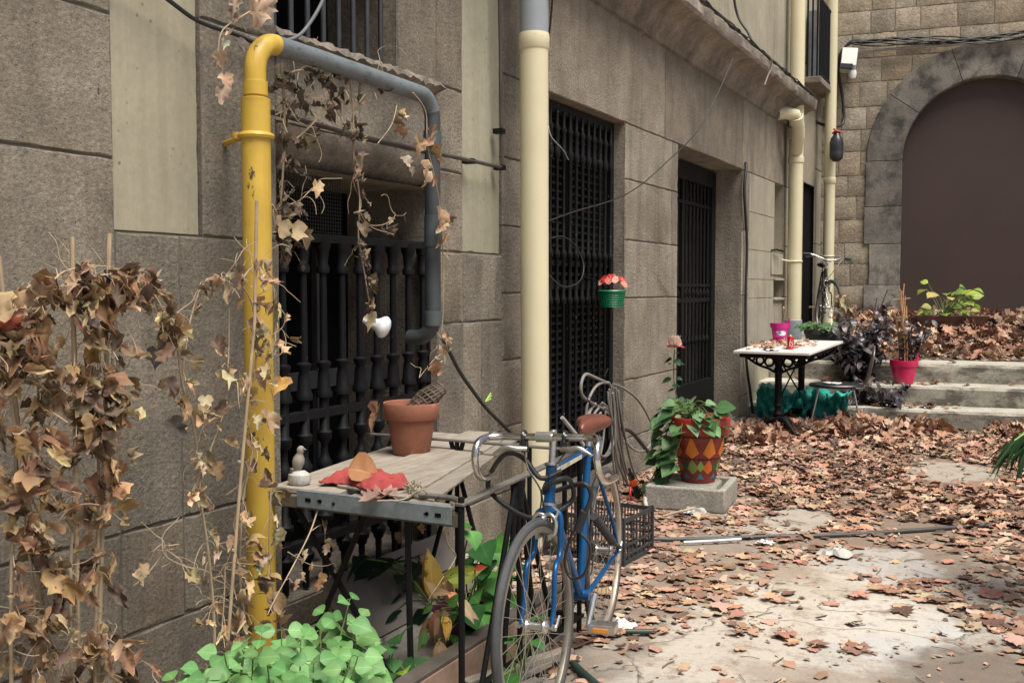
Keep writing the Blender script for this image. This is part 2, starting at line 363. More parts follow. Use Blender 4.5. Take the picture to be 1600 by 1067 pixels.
# curved plaster hood over the first window
hd = MB(); vs = []; K = 9; NY = 12
for i in range(NY+1):
    for k in range(K):
        a = k/(K-1); vs.append((-.2+.2*math.sin(a*math.pi/2)+.0, 3.2+1.2*i/NY, 1.9+.16*(1-math.cos(a*math.pi/2))))
hd.add(vs, [(i*K+k, i*K+k+1, (i+1)*K+k+1, (i+1)*K+k) for i in range(NY) for k in range(K-1)])
for yy in (3.2, 4.4):
    hd.add([(-.2,yy,1.9)]+[(-.2+.2*math.sin(k/8*math.pi/2), yy, 1.9+.16*(1-math.cos(k/8*math.pi/2))) for k in range(9)]+[(-.2,yy,2.06)], [tuple(range(11))])
hd.build('window_hood', M_CORN, bld, smooth=60)
# projecting rough sill of the upper window
sl_ = MB(); vs = []; NY = 46
for i in range(NY+1):
    y = 3.12+1.25*i/NY; j = lambda a: rs.uniform(-a, a)
    vs += [(-.3, y, 2.425), (-.02, y, 2.42+j(.006)), (.055+j(.008), y, 2.41+j(.006)), (.065+j(.012), y, 2.385+j(.01)), (.03+j(.008), y, 2.36+j(.006)), (-.02, y, 2.34)]
sl_.add(vs, [(i*6+k, i*6+k+1, (i+1)*6+k+1, (i+1)*6+k) for i in range(NY) for k in range(5)] + [tuple(range(6)), tuple(range(NY*6+5, NY*6-1, -1))])
sl_.build('window_sill', M_CORN, bld, smooth=25)
# cornice (moulded profile swept along the facade)
pf = [(-.02, 3.30), (.03, 3.31), (.035, 3.36), (.07, 3.39), (.11, 3.47), (.19, 3.52), (.26, 3.535), (.275, 3.56), (.275, 3.64), (.255, 3.655), (-.02, 3.70)]
cm = MB(); NY = 140; vs = []
for i in range(NY+1):
    y = -2.5+15.2*i/NY
    for k, (x, z) in enumerate(pf):
        e = rs.uniform(-.01, .01) if k in (7, 8, 9) else 0; vs.append((x+e, y, z+e*.6))
K = len(pf); cm.add(vs, [(i*K+k, i*K+k+1, (i+1)*K+k+1, (i+1)*K+k) for i in range(NY) for k in range(K-1)] + [tuple(range(K)), tuple(range(NY*K+K-1, NY*K-1, -1))])
cm.build('cornice', M_CORN, bld, smooth=30)
um = MB(); um.box((-.4, -2.5, 3.66), (-.004, 12.78, 8)); um.box((-.4, 12.8, 4.25), (-.01, 14.6, 8))
um.box((-.004, 7.3, 3.9), (.02, 9.0, 8)); um.build('upper_wall', M_RENDER, bld, smooth=0, bevel=.01)
ts = MB(); ts.box((-.62, 8.26, .001), (-.02, 10.32, .10)); ts.box((-.02, 8.15, .0), (.2, 10.42, .085)); ts.build('threshold', M_STEP, bld, bevel=.008)

# --- window 1 grille with turned iron balusters
win = MB()
for z, hh in ((1.62, .018), (.873, .02), (.33, .02)): win.box((-.085, 3.215, z-hh), (-.045, 4.385, z+hh))
for y in (3.2, 4.385): win.box((-.09, y, .13), (-.04, y+.015, 1.64))
win = win.build('window_grille', M_IRON, bld, bevel=.003)
def baluster(z0, z1, mid, r=.0155, top=True):
    p = [(r, z0)]
    def collar(z, s=1.0): return [(r, z-.045*s), (r*1.5, z-.04*s), (r*1.7, z-.02*s), (r*2.3, z-.012*s), (r*2.35, z+.008*s), (r*1.6, z+.018*s), (r*1.55, z+.04*s), (r, z+.048*s)]
    for z in mid: p += collar(z)
    p.append((r, z1)); return p
for k in range(9):
    y = 3.29+k*.1345
    b_ = MB(); b_.lathe([(.014, .14), (.014, .2)]+baluster(.2, .60, [.28, .42])+[(.0155, .61), (.03, .63), (.033, .66), (.02, .68), (.0155, .70)]+
        [(.0155, .74), (.032, .76), (.034, .79), (.022, .80), (.0215, .935), (.036, .94), (.037, .96), (.03, .975), (.027, 1.03), (.021, 1.06), (.031, 1.075), (.033, 1.09), (.017, 1.1), (.0155, 1.47), (.027, 1.475), (.03, 1.495), (.022, 1.51), (.027, 1.57), (.035, 1.585), (.035, 1.62)], (-.065, y, 0), 14)
    b_.build('baluster', M_IRON, win, smooth=50)
sc_ = MB()
for i in range(34): sc_.tube([(-.16, 3.22+i*.018, 1.62), (-.16, 3.22+i*.018, 1.9)], .0016, 4)
for i in range(18): sc_.tube([(-.16, 3.21, 1.625+i*.016), (-.16, 3.83, 1.625+i*.016)], .0016, 4)
sc_.build('wire_mesh', M('dark_wire', (.03, .03, .03), .7), bld)  # wire coloured near black to darken the mesh recess
ds = MB(); ds.box((-.30, 3.2, .95), (-.27, 4.4, 1.03)); ds.box((-.30, 3.2, .5), (-.27, 4.4, .56)); ds.box((-.3, 3.78, .2), (-.27, 3.84, 1.6)); ds.build('shutter', M('dark_shutter', (.03, .03, .032), .6), bld)
# --- upper window bars
up = MB()
for k in range(8):
    y = 3.25+k*.107; up.tube([(-.06, y, 2.40), (-.06, y, 2.97)], .012, 10)
    up.torus((-.04, y-.01, 2.432), .02, .004, axis=(0,0,1), n=14, m=6)
up.build('window_bars', M('grey_iron', (.05, .055, .06), .5, .3, bs=50), bld)
# --- window 2: lattice shutter behind bars
g2 = MB(); g2.box((-.14, 5.74, .14), (-.08, 5.80, 2.59)); g2.box((-.14, 6.94, .14), (-.08, 7.0, 2.59)); g2.box((-.14, 5.8, .14), (-.08, 6.94, .2)); g2.box((-.13, 6.24, .2), (-.095, 6.29, 2.52)); g2.box((-.14, 5.8, 2.52), (-.08, 6.94, 2.59))
g2.box((-.15, 5.8, 1.40), (-.075, 6.94, 1.46)); g2.box((-.15, 5.8, 1.49), (-.07, 6.94, 1.51)); g2.box((-.15, 5.8, 1.55), (-.07, 6.94, 1.57))
g2 = g2.build('window_grille', M_IRONCHIP, bld, bevel=.003)
lt = MB()
for k in range(46):
    z = .215+k*.0508
    if 1.37 < z < 1.58: continue
    lt.add([(-.155, 5.8, z+.012), (-.125, 5.8, z-.010), (-.125, 6.94, z-.010), (-.155, 6.94, z+.012)], [(0,1,2,3)]); lt.box((-.150, 5.8, z-.008), (-.138, 6.94, z+.008))
for k in range(20): y = 5.83+k*.0565; lt.box((-.165, y-.009, .2), (-.152, y+.009, 2.5))
lt.build('lattice', M_IRON, g2, smooth=0)
for k in range(11):
    y = 5.86+k*.102
    b_ = MB(); b_.lathe([(.011, .18)]+[(.011, .3), (.02, .31), (.02, .33), (.011, .34), (.011, 1.3), (.019, 1.31), (.022, 1.34), (.013, 1.36), (.013, 1.6), (.021, 1.61), (.021, 1.64), (.011, 1.66), (.011, 2.22), (.02, 2.24), (.024, 2.28), (.014, 2.31), (.016, 2.40), (.024, 2.42), (.011, 2.45), (.011, 2.54)], (-.06, y, 0), 10)
    b_.build('grille_bar', M_IRONCHIP, g2, smooth=50)
# --- door gate
gd = MB(); gx = -.30
gd.box((gx-.03, 8.25, .1), (gx+.03, 8.35, 2.58)); gd.box((gx-.03, 10.2, .1), (gx+.03, 10.32, 2.58)); gd.box((gx-.03, 8.35, 2.42), (gx+.03, 10.2, 2.58)); gd.box((gx-.03, 8.35, .1), (gx+.03, 10.2, .5)); gd.box((gx-.02, 9.25, .5), (gx+.02, 9.32, 2.42))
gd.box((gx-.015, 8.35, 1.27), (gx+.015, 10.2, 1.31)); gd.box((gx-.015, 8.35, 1.42), (gx+.015, 10.2, 1.45)); gd.box((gx-.015, 8.35, 2.2), (gx+.015, 10.2, 2.23))
gd = gd.build('door_gate', M_IRONCHIP, bld, bevel=.004)
for k in range(15):
    y = 8.44+k*.121; b_ = MB(); b_.tube([(gx, y, .5), (gx, y, 2.42)], .013, 8)
    for z in (1.36, .9): b_.lathe([(.013, z-.04), (.024, z-.01), (.024, z+.01), (.013, z+.04)], (gx, y, 0), 8)
    b_.build('gate_bar', M_IRONCHIP, gd)
tl = MB(); tl.box((-.34, 8.5, 2.5), (-.33, 9.1, 2.512), tilt=(R(4), 0, 0)); 
# --- plaque ledge, niche slabs, tap
nb = MB(); nb.box((.001, 11.74, 1.495), (.03, 12.24, 1.52)); nb.box((.001, 11.74, 1.27), (.03, 12.24, 1.295)); nb.box((.001, 11.6, 1.56), (.012, 12.2, 1.80)); nb.build('niche_frame', M_RENDER, bld, bevel=.004)
tp = MB(); tp.tube([(0, 11.62, 1.83), (.05, 11.66, 1.84), (.07, 11.9, 1.83)], .012, 8); tp.build('wall_hook', M_IRON, bld)
# --- balcony high at the far end
bl = MB(); bl.box((.0, 13.3, 3.98), (.20, 14.45, 4.06)); bl = bl.build('balcony', M_CORN, bld, bevel=.01)
br = MB(); br.box((.17, 13.32, 4.08), (.19, 14.43, 4.11)); br.box((.17, 13.32, 5.0), (.19, 14.43, 5.03))
for k in range(13): br.tube([(.18, 13.33+k*.091, 4.06), (.18, 13.33+k*.091, 5.02)], .013, 6)
for k in range(3): br.tube([(.03+k*.06, 13.33, 4.06), (.03+k*.06, 13.33, 5.02)], .013, 6)
br.build('balcony_railing', M_IRON, bl)
bp = MB(); bp.box((.03, 13.4, 4.07), (.13, 14.35, 4.9)); bp.build('balcony_screen', M('pale_screen', (.25, .27, .28), .6), bl)

# ------------------------------------------------------------ BACK BUILDING with the arch
YB = 14.55; SL = math.atan(.125); ux, uy = math.cos(SL), math.sin(SL)
ab = thing('arched_building', 'rough coursed stone wall at the end of the yard with a blackened arched doorway', 'building', (2.06, YB+.26, 1.0))
CU, CZ, RI, RO = 2.075, 3.11, 1.04, 1.50     # arch centre along the wall, springing height, radii
def wpt(u, d, z): return (ux*u - uy*(-d)*0 + uy*(d), YB + uy*u - ux*d, z)   # d = distance out of the wall towards the yard
bm_ = MB(); rb = random.Random(5)
def rockblock(u0, u1, z0, z1):
    tn = rb.uniform(.8, 1.15); w_ = rb.uniform(-.05, .05); col = (tn*(1+w_), tn, tn*(1-w_))
    nu = max(3, int((u1-u0)/.06)); nz = max(3, int((z1-z0)/.06)); g_ = .007; base = rb.uniform(.0, .02); sx, sz = rb.uniform(-.03, .03), rb.uniform(-.03, .03)
    vs = []
    for i in range(nu+1):
        for j in range(nz+1):
            e = (i in (0, nu)) or (j in (0, nz))
            u = u0+g_+(u1-u0-2*g_)*i/nu; z = z0+g_+(z1-z0-2*g_)*j/nz
            if e: u += rb.uniform(-.004, .004); z += rb.uniform(-.005, .005); d = rb.uniform(-.004, .004)
            else: d = .007+base*.4+.35*(sx*(i/nu-.5)+sz*(j/nz-.5))+rb.uniform(-.004, .004)
            vs.append(wpt(u, d, z))
    fs = [(i*(nz+1)+j, (i+1)*(nz+1)+j, (i+1)*(nz+1)+j+1, i*(nz+1)+j+1) for i in range(nu) for j in range(nz)]
    n0 = len(vs)
    ring = [i*(nz+1) for i in range(nu+1)] + [nu*(nz+1)+j for j in range(1, nz+1)] + [i*(nz+1)+nz for i in range(nu-1, -1, -1)] + [j for j in range(nz-1, 0, -1)]
    for q in ring:
        p = Vector(vs[q]); p = p + Vector((-uy, ux, 0))*.04; vs.append(tuple(p))
    L = len(ring); fs += [(ring[i], n0+i, n0+(i+1) % L, ring[(i+1) % L]) for i in range(L)]
    bm_.add(vs, fs, col)
z = .55; row = 0
while z < 7.2:
    h = rb.uniform(.27, .34); z1 = z+h
    # horizontal extent blocked by the arch
    zm = (z+z1)/2; Rm = 1.27
    half = Rm if zm < CZ else (math.sqrt(max(0, Rm*Rm-(zm-CZ)**2)) if zm < CZ+Rm else 0)
    spans = [(-.3, 6.0)] if half == 0 else [(-.3, CU-half), (CU+half, 6.0)]
    for a_, b_ in spans:
        u = a_ - (rb.uniform(0, .3) if half == 0 else 0)
        while u < b_-.02:
            L = rb.uniform(.24, .52); e = u+L
            if b_-e < .22: e = b_
            rockblock(u, e, z, z1); u = e
    z = z1; row += 1
bm_.build('wall', M_BACK, ab, smooth=35)
# mortar sheet behind blocks, with the doorway left open
mo = MB(); N = 24; dm = -.006
outer = []
ring = [(CU-1.3, .3)] + [(CU-1.3*math.cos(math.pi*i/N), CZ+1.3*math.sin(math.pi*i/N)) for i in range(N+1)] + [(CU+1.3, .3)]
def proj_out(u, z_):
    if z_ <= CZ: return (-.6 if u < CU else 6.2, z_)
    du, dz = u-CU, z_-CZ; k = min((2.7/abs(du)) if abs(du) > 1e-3 else 99, 4.2/max(dz, 1e-3)); return (CU+du*k, CZ+dz*k)
for i in range(len(ring)-1):
    a_, b_ = ring[i], ring[i+1]; c_, d_ = proj_out(*b_), proj_out(*a_)
    mo.add([wpt(a_[0], dm, a_[1]), wpt(b_[0], dm, b_[1]), wpt(c_[0], dm, c_[1]), wpt(d_[0], dm, d_[1])], [(0,1,2,3)])
mo.build('mortar_bed', M('lime_mortar', (.24, .205, .16), .95, bs=40), ab, smooth=0)
# voussoirs and jamb stones
vs_ = MB()
def vouss(a0, a1, tone):
    n = 6; pts = []
    for i in range(n+1):
        a = a0+(a1-a0)*i/n
        for r_, d in ((RI, -.45), (RI, .028), (RI+.012, .04), (RO-.01, .04), (RO, .026), (RO, -.02)):
            pts.append(wpt(CU-r_*math.cos(a), d+rb.uniform(-.002, .002), CZ+r_*math.sin(a)))
    K = 6; vs_.add(pts, [(i*K+k, (i+1)*K+k, (i+1)*K+k+1, i*K+k+1) for i in range(n) for k in range(K-1)]+[tuple(range(K)), tuple(range(n*K+K-1, n*K-1, -1))], (tone,)*3)
NV = 5
for i in range(NV): vouss(math.pi*i/NV+.0025, math.pi*(i+1)/NV-.0025, rb.uniform(.85, 1.15))
def jamb(z0, z1, side, wid, tone):
    a_, b_ = (CU-RI-wid, CU-RI) if side < 0 else (CU+RI, CU+RI+wid)
    c = [wpt(a_, .04, z0+.003), wpt(b_, .04, z0+.003), wpt(b_, .04, z1-.003), wpt(a_, .04, z1-.003), wpt(a_, -.45, z0+.003), wpt(b_, -.45, z0+.003), wpt(b_, -.45, z1-.003), wpt(a_, -.45, z1-.003)]
    vs_.add(c, [(0,1,2,3),(1,5,6,2),(4,0,3,7),(3,2,6,7),(0,4,5,1)], (tone,)*3)
for sd in (-1, 1):
    zz = .9
    for h_, wd, tn in ((.55, .46, 1.7), (.55, .40, 1.4), (.5, .47, 1.15), (.61, .46, .95)): jamb(zz, min(zz+h_, CZ), sd, wd, tn); zz += h_
vs_.build('arch_surround', M_ARCH, ab, smooth=30, bevel=.006)
# plain brown panel closing the doorway
m, t, b = nodes('brown_panel'); g = geo(t)
o = mix(t, ramp(t, noise(t, g, 1.2, 5, .6), [(.3, 0.0), (.7, 1.0)]), (.044, .025, .020), (.053, .032, .026))
o = mix(t, ramp(t, noise(t, geo(t), 40, 4, .6), [(.72, 0.0), (.76, .35)]), o, (.14, .12, .11))
t.links.new(o, b.inputs['Base Color']); b.inputs['Roughness'].default_value = .6
dp = MB(); pts = [wpt(CU-RI-.02, -.12, 1.0)]+[wpt(CU-(RI+.02)*math.cos(math.pi*i/32), -.12, CZ+(RI+.02)*math.sin(math.pi*i/32)) for i in range(33)]+[wpt(CU+RI+.02, -.12, 1.0)]
pb = [tuple(Vector(p)+Vector((-uy, ux, 0))*.04) for p in pts]; n = len(pts)
dp.add(pts+pb, [tuple(range(n-1, -1, -1)), tuple(range(n, 2*n))]+[(i, (i+1) % n, n+(i+1) % n, n+i) for i in range(n)])
dp.build('door', m, ab, smooth=30)
# doorway sill + plinth stone
sb = MB()
def wbox(mb, u0, u1, d0, d1, z0, z1, tone=1.0, mat=0):
    c = [wpt(u0, d1, z0), wpt(u1, d1, z0), wpt(u1, d0, z0), wpt(u0, d0, z0), wpt(u0, d1, z1), wpt(u1, d1, z1), wpt(u1, d0, z1), wpt(u0, d0, z1)]
    mb.add(c, [(0,3,2,1),(4,5,6,7),(0,1,5,4),(1,2,6,5),(2,3,7,6),(3,0,4,7)], (tone,)*3, mat)
wbox(sb, CU-RI+.004, CU+RI-.004, -.2, .16, .8, 1.06); sb.build('door_sill', M_STEP, ab, bevel=.012)
rk = MB(); wbox(rk, -.02, .95, .045, .26, .8, 1.10, .55); rk.build('plinth_stone', M_ARCH, ab, bevel=.03)
# ------------------------------------------------------------ leaf library
def rot_frame(fwd, up):
    f = Vector(fwd).normalized(); u = Vector(up); s_ = f.cross(u)
    s_ = s_.normalized() if s_.length > 1e-4 else f.orthogonal().normalized()
    return s_, f, s_.cross(f).normalized()
OV = [(0, .03), (.08, .24), (.22, .42), (.40, .46), (.58, .38), (.74, .24), (.88, .09), (1, .0)]
HEART = [(-.06, .18), (.0, .38), (.15, .5), (.35, .47), (.58, .34), (.8, .17), (1, .0)]
LANCE = [(0, .02), (.15, .10), (.4, .15), (.65, .12), (.85, .06), (1, 0)]
def leaf(mb, base, fwd, up, L, W=1.0, prof=OV, fold=.25, curl=.3, col=(1,1,1), twist=0, rough=0, mat=0):
    """a leaf blade: midrib + two edges, folded along the midrib and bent along its length"""
    s_, f, u = rot_frame(fwd, up); B = Vector(base); vs = []; n = len(prof); rr = random
    for i, (t_, hw) in enumerate(prof):
        a = curl*t_; cx = (math.sin(a)/a if abs(a) > 1e-3 else 1)*t_; cz = -((1-math.cos(a))/a if abs(a) > 1e-3 else 0)*t_
        c = B + f*(cx*L) + u*(cz*L); tw = twist*t_
        sv = s_*math.cos(tw)+u*math.sin(tw); uv = u*math.cos(tw)-s_*math.sin(tw); h = hw*L*W
        jz = lambda: rr.uniform(-rough, rough)*L
        vs += [c - sv*h + uv*(h*fold+jz()), c - sv*(h*.07) + uv*jz()*.3, c + uv*jz()*.3+uv*h*.02, c + sv*(h*.07) + uv*jz()*.3, c + sv*h + uv*(h*fold+jz())]
    fs = []
    for i in range(n-1): a = i*5; fs += [(a+j, a+j+1, a+j+6, a+j+5) for j in range(4)]
    c0 = len(mb.c); mb.add(vs, fs, col, mat); k1 = rr.uniform(.75, 1.0); k2 = rr.uniform(.85, 1.15)
    for i in range(n):
        for j, kk in enumerate((k1, 1.0, 1.4, 1.0, k1*k2)): mb.c[c0+i*5+j] = (col[0]*kk, col[1]*kk, col[2]*(kk if kk < 1.2 else 1.6))
# lobed leaf outlines (right half, base -> tip)
PLANE = [(0, 0), (.10, -.10), (.30, -.13), (.34, .02), (.52, .10), (.44, .22), (.60, .40), (.50, .44), (.46, .56), (.30, .50), (.22, .60), (.24, .74), (.10, .82), (0, 1.0)]
IVY = [(0, 0), (.16, -.10), (.36, -.02), (.50, .20), (.34, .34), (.42, .60), (.24, .62), (.12, .82), (0, 1.0)]
def lobed(mb, base, fwd, up, L, half=IVY, fold=.3, curl=.5, rough=.06, col=(1,1,1), mat=0, rr=random, asp=(.8, 1.1)):
    s_, f, u = rot_frame(fwd, up); B = Vector(base)
    ring = [(x, y) for x, y in half] + [(-x, y) for x, y in half[-2:0:-1]]
    sx = rr.uniform(*asp); bend = rr.uniform(-.25, .25); cx = curl*rr.uniform(-.4, 1.2); f1 = fold*rr.uniform(.3, 1.6); f2 = fold*rr.uniform(.3, 1.6)
    def P_(x, y, k):
        x *= sx*(1+rr.uniform(-.05, .05)); z = (f1 if x > 0 else f2)*abs(x) + rr.uniform(-rough, rough)*k
        xx = x*math.cos(z*1.2); a = cx*y
        yy = (math.sin(a)/cx if abs(cx) > .02 else y); z2 = z - ((1-math.cos(a))/cx if abs(cx) > .02 else 0)
        return B + s_*((xx+bend*yy*yy)*L) + f*(yy*L) + u*(z2*L)
    vs = [P_(0, .36, .5)]; n = len(ring)
    for x, y in ring: vs.append(P_(x*.55, .36+(y-.36)*.55, .9))
    for x, y in ring:
        k_ = rr.uniform(.72, 1.08); vs.append(P_(x*k_, .36+(y-.36)*k_, 1.5))
    fs = [(0, 1+i, 1+(i+1) % n) for i in range(n)] + [(1+i, 1+n+i, 1+n+(i+1) % n, 1+(i+1) % n) for i in range(n)]
    c0 = len(mb.c); mb.add(vs, fs, col, mat); e1 = rr.uniform(.8, 1.3); e0 = rr.uniform(.75, 1.05)
    mb.c[c0] = tuple(x*e0 for x in col)
    for i in range(n): mb.c[c0+1+i] = tuple(x*e0*rr.uniform(.85, 1.1) for x in col); mb.c[c0+1+n+i] = tuple(x*e1*rr.uniform(.8, 1.15) for x in col)
def rdir(rr=random):
    while True:
        v = Vector((rr.uniform(-1, 1), rr.uniform(-1, 1), rr.uniform(-1, 1)))
        if .05 < v.length < 1: return v.normalized()
def var(c, a=.2, rr=random):
    k = 1+rr.uniform(-a, a); return tuple(max(0, x*k*(1+rr.uniform(-a*.3, a*.3))) for x in c)

M_DEAD = M('dead_leaf', (1, 1, 1), .75, var=.22, vs=22, bs=70, bst=.4, bd=.002, v=True, transl=.18, spot=((.22, .13, .07), .66, 30))
M_LITTER = M('leaf_litter', (1, 1, 1), .8, var=.2, vs=15, bs=60, bst=.4, bd=.003, v=True, spot=((.20, .11, .07), .68, 26))
M_GREEN = M('green_leaf', (1, 1, 1), .5, spec=.3, var=.22, vs=25, bs=90, bst=.15, bd=.001, v=True, transl=.3)
M_STEM = M('dry_stem', (.38, .29, .19), .8, var=.3, bs=60, v=True)
M_GSTEM = M('green_stem', (.12, .17, .05), .6, var=.3)
M_CREAM = M('cream_painted_pipe', (.62, .565, .375), .42, var=.05, vs=3, bs=25, bst=.06, spot=((.40, .33, .19), .66, 9))
M_GREYP = M('grey_plastic', (.27, .29, .31), .45, var=.08, vs=5)
M_CABLE = M('black_cable', (.02, .02, .02), .5, var=.2)
M_GCABLE = M('grey_cable', (.24, .22, .19), .5, var=.2, vs=5)
M_ALU = M('galvanised_steel', (.22, .26, .28), .45, .45, var=.25, vs=20, bs=40, bst=.1, spot=((.55, .6, .62), .66, 40))
M_CHROME = M('chrome', (.62, .61, .59), .18, 1.0, var=.1, spot=((.25, .18, .12), .72, 40))
M_RUBBER = M('rubber', (.03, .03, .031), .75, var=.25, bs=90, bst=.3)
M_WHITE = M('white_glaze', (.75, .76, .76), .2, var=.05)

# ------------------------------------------------------------ GAS PIPE
m, t, b = nodes('yellow_pipe_paint'); g = geo(t)
o = mix(t, ramp(t, noise(t, g, 4, 5), [(.3, 0.0), (.7, 1.0)]), (.58, .385, .055), (.44, .285, .04))
o = mix(t, ramp(t, noise(t, geo(t, (6, 6, 2.2)), 2.2, 9, .8), [(.60, 0.0), (.612, 1.0)]), o, (.07, .045, .02))
o = mix(t, ramp(t, noise(t, geo(t, (3, 3, .6)), 3, 5), [(.5, 0.0), (.7, .6)]), o, (.36, .20, .03))
t.links.new(o, b.inputs['Base Color']); b.inputs['Roughness'].default_value = .45; bump(t, b, noise(t, g, 60, 4), .12, .003)
M_YEL = m
m, t, b = nodes('grey_pipe_paint'); g = geo(t)
o = mix(t, ramp(t, noise(t, g, 5, 6), [(.3, 0.0), (.7, 1.0)]), (.17, .195, .205), (.10, .115, .12))
o = mix(t, ramp(t, noise(t, geo(t, (14, 4, 14)), 5, 7, .75), [(.56, 0.0), (.62, .8)]), o, (.04, .045, .047))
t.links.new(o, b.inputs['Base Color']); b.inputs['Roughness'].default_value = .5; bump(t, b, noise(t, g, 50, 5), .25, .003)
M_GREY = m
XP = .20
gp = thing('gas_pipe', 'bulging yellow gas pipe that turns grey at its bend and loops around the grilled window', 'pipe', (XP, 2.84, 0))
q = MB(); ya = 2.84; q.tube([(XP, ya, 0), (XP, ya, 1.0), (XP, ya, 2.07)], .051, 24)
q.lathe([(.051, 2.06), (.052, 2.075), (.038, 2.08)], (XP, ya, 0), 24, cap=False)
q.build('yellow_riser', M_YEL, gp)
def arc(c, r, a0, a1, n=10, plane='yz', x=XP):
    return [(x, c[0]+r*math.cos(a0+(a1-a0)*i/n), c[1]+r*math.sin(a0+(a1-a0)*i/n)) for i in range(n+1)]
el = MB(); r_ = .11; zt = 2.285
el.tube([(XP, ya, 2.07), (XP, ya, 2.12)]+arc((ya+r_, zt-r_), r_, math.pi, math.pi/2), .0375, 24); el.lathe([(.0375, 2.085), (.043, 2.087), (.043, 2.135), (.0375, 2.137)], (XP, ya, 0), 24, cap=False)
el.build('yellow_elbow', M_YEL, gp)
cl = MB(); cl.torus((XP, ya, 1.945), .053, .012, axis=(0,0,1), n=30, m=8); cl.tube([(XP-.05, ya-.01, 1.945), (.0, ya+.06, 1.94)], .012, 8); cl.lathe([(.02, -.012), (.022, .0), (.02, .012)], (XP-.055, ya-.03, 1.945), 10)
cl.build('clamp', M_YEL, gp)
gr = MB(); y2 = 4.03; rr_ = .10
gr.tube([(XP, ya+r_-.002, zt), (XP, 3.2, zt), (XP, 3.6, zt-.004), (XP, y2-rr_, zt-.01)]+arc((y2-rr_, zt-.01-rr_), rr_, math.pi/2, R(20)), .036, 24)
gr.build('grey_run', M_GREY, gp)
gr = MB(); gr.tube(arc((y2-rr_, zt-.01-rr_), rr_, R(21), 0, 4)+[(XP, y2, 1.9), (XP, y2, 1.6), (XP, y2, 1.27)]+
        [(XP-.09*(1-math.cos(a)), y2, 1.27-.09*math.sin(a)) for a in [i*math.pi/2/8 for i in range(1, 9)]]+[(XP-.13, y2, 1.18)], .036, 24)
gr.build('sooty_leg', M('sooty_pipe', (.045, .052, .055), .55, var=.35, vs=7, bs=50, bst=.2), gp)
MSL = M('sooty_sleeve', (.06, .075, .078), .5)
for z, hz, rz_ in ((2.09, .033, .0415), (1.27, .033, .0415), (1.67, .07, .039)): sv = MB(); sv.lathe([(.036, z-hz-.001), (rz_, z-hz), (rz_, z+hz), (.036, z+hz+.001)], (XP, y2, 0), 24, cap=False); sv.build('sleeve', MSL, gp)

# ------------------------------------------------------------ DRAINPIPES
dp1 = thing('drainpipe', 'cream drainpipe with a grey upper sleeve rising behind the blue bicycle', 'drainpipe', (.2, 5.1, 0))
q = MB(); q.tube([(.2, 5.12, 0), (.2, 5.10, 1.5), (.2, 5.09, 2.76)], .078, 28); q.lathe([(.078, 2.70), (.084, 2.71), (.085, 2.77), (.082, 2.79)], (.2, 5.09, 0), 28); q.build('lower_pipe', M_CREAM, dp1)
q = MB(); q.tube([(.2, 5.09, 2.78), (.2, 5.09, 3.25), (.2, 5.09, 6)], .079, 28); q.build('grey_pipe', M_GREYP, dp1)
q = MB(); q.tube([(.28, 5.12, 3.0), (.33, 5.2, 3.2), (.36, 5.2, 3.6)], .04, 16); q.build('side_pipe', M('pale_plastic', (.5,.5,.5), .4), dp1)
dp2 = thing('drainpipe', 'cream drainpipe with a bent side branch and grey foot behind the marble table', 'drainpipe', (.13, 12.25, .6))
q = MB(); q.tube([(.13, 12.25, .98), (.13, 12.25, 2), (.13, 12.25, 8)], .083, 26)
q.lathe([(.083, 3.14), (.094, 3.15), (.094, 3.26), (.083, 3.27)], (.13, 12.25, 0), 26, cap=False); q.lathe([(.083, 2.86), (.092, 2.87), (.092, 2.93), (.083, 2.94)], (.13, 12.25, 0), 26, cap=False); q.build('pipe', M_CREAM, dp2)
q = MB(); q.tube([(.02, 11.7, 3.36), (.10, 11.78, 3.38), (.19, 11.86, 3.36), (.21, 11.95, 3.26), (.18, 12.08, 3.12), (.14, 12.2, 3.0)], .072, 20); q.lathe([(.072, -.03), (.082, -.025), (.082, .05), (.072, .055)], (.20, 11.90, 3.3), 20, M=Euler((R(40), 0, 0)).to_matrix(), cap=False); q.build('branch', M_CREAM, dp2)
q = MB(); q.tube([(.13, 12.25, .55), (.13, 12.25, .97)], .088, 26); q.lathe([(.096, .80), (.097, .81), (.097, 1.03), (.09, 1.035)], (.13, 12.25, 0), 26); q.build('grey_foot', M_GREYP, dp2)
q = MB(); q.torus((.13, 12.25, 1.72), .086, .01, axis=(0,0,1), n=26, m=6); q.tube([(.1, 12.16, 1.72), (0, 12.1, 1.74)], .01, 6); q.build('clamp', M_CREAM, dp2)
dp3 = thing('drainpipe', 'second cream drainpipe in the corner beside the rough stone wall', 'drainpipe', (.19, 14.1, .9))
q = MB(); q.tube([(.19, 14.1, .9), (.19, 14.1, 8)], .072, 24); q.lathe([(.072, 2.78), (.08, 2.79), (.08, 2.86), (.072, 2.87)], (.19, 14.1, 0), 24, cap=False); q.torus((.19, 14.1, 1.83), .074, .009, axis=(0,0,1), n=24, m=6); q.build('pipe', M_CREAM, dp3)

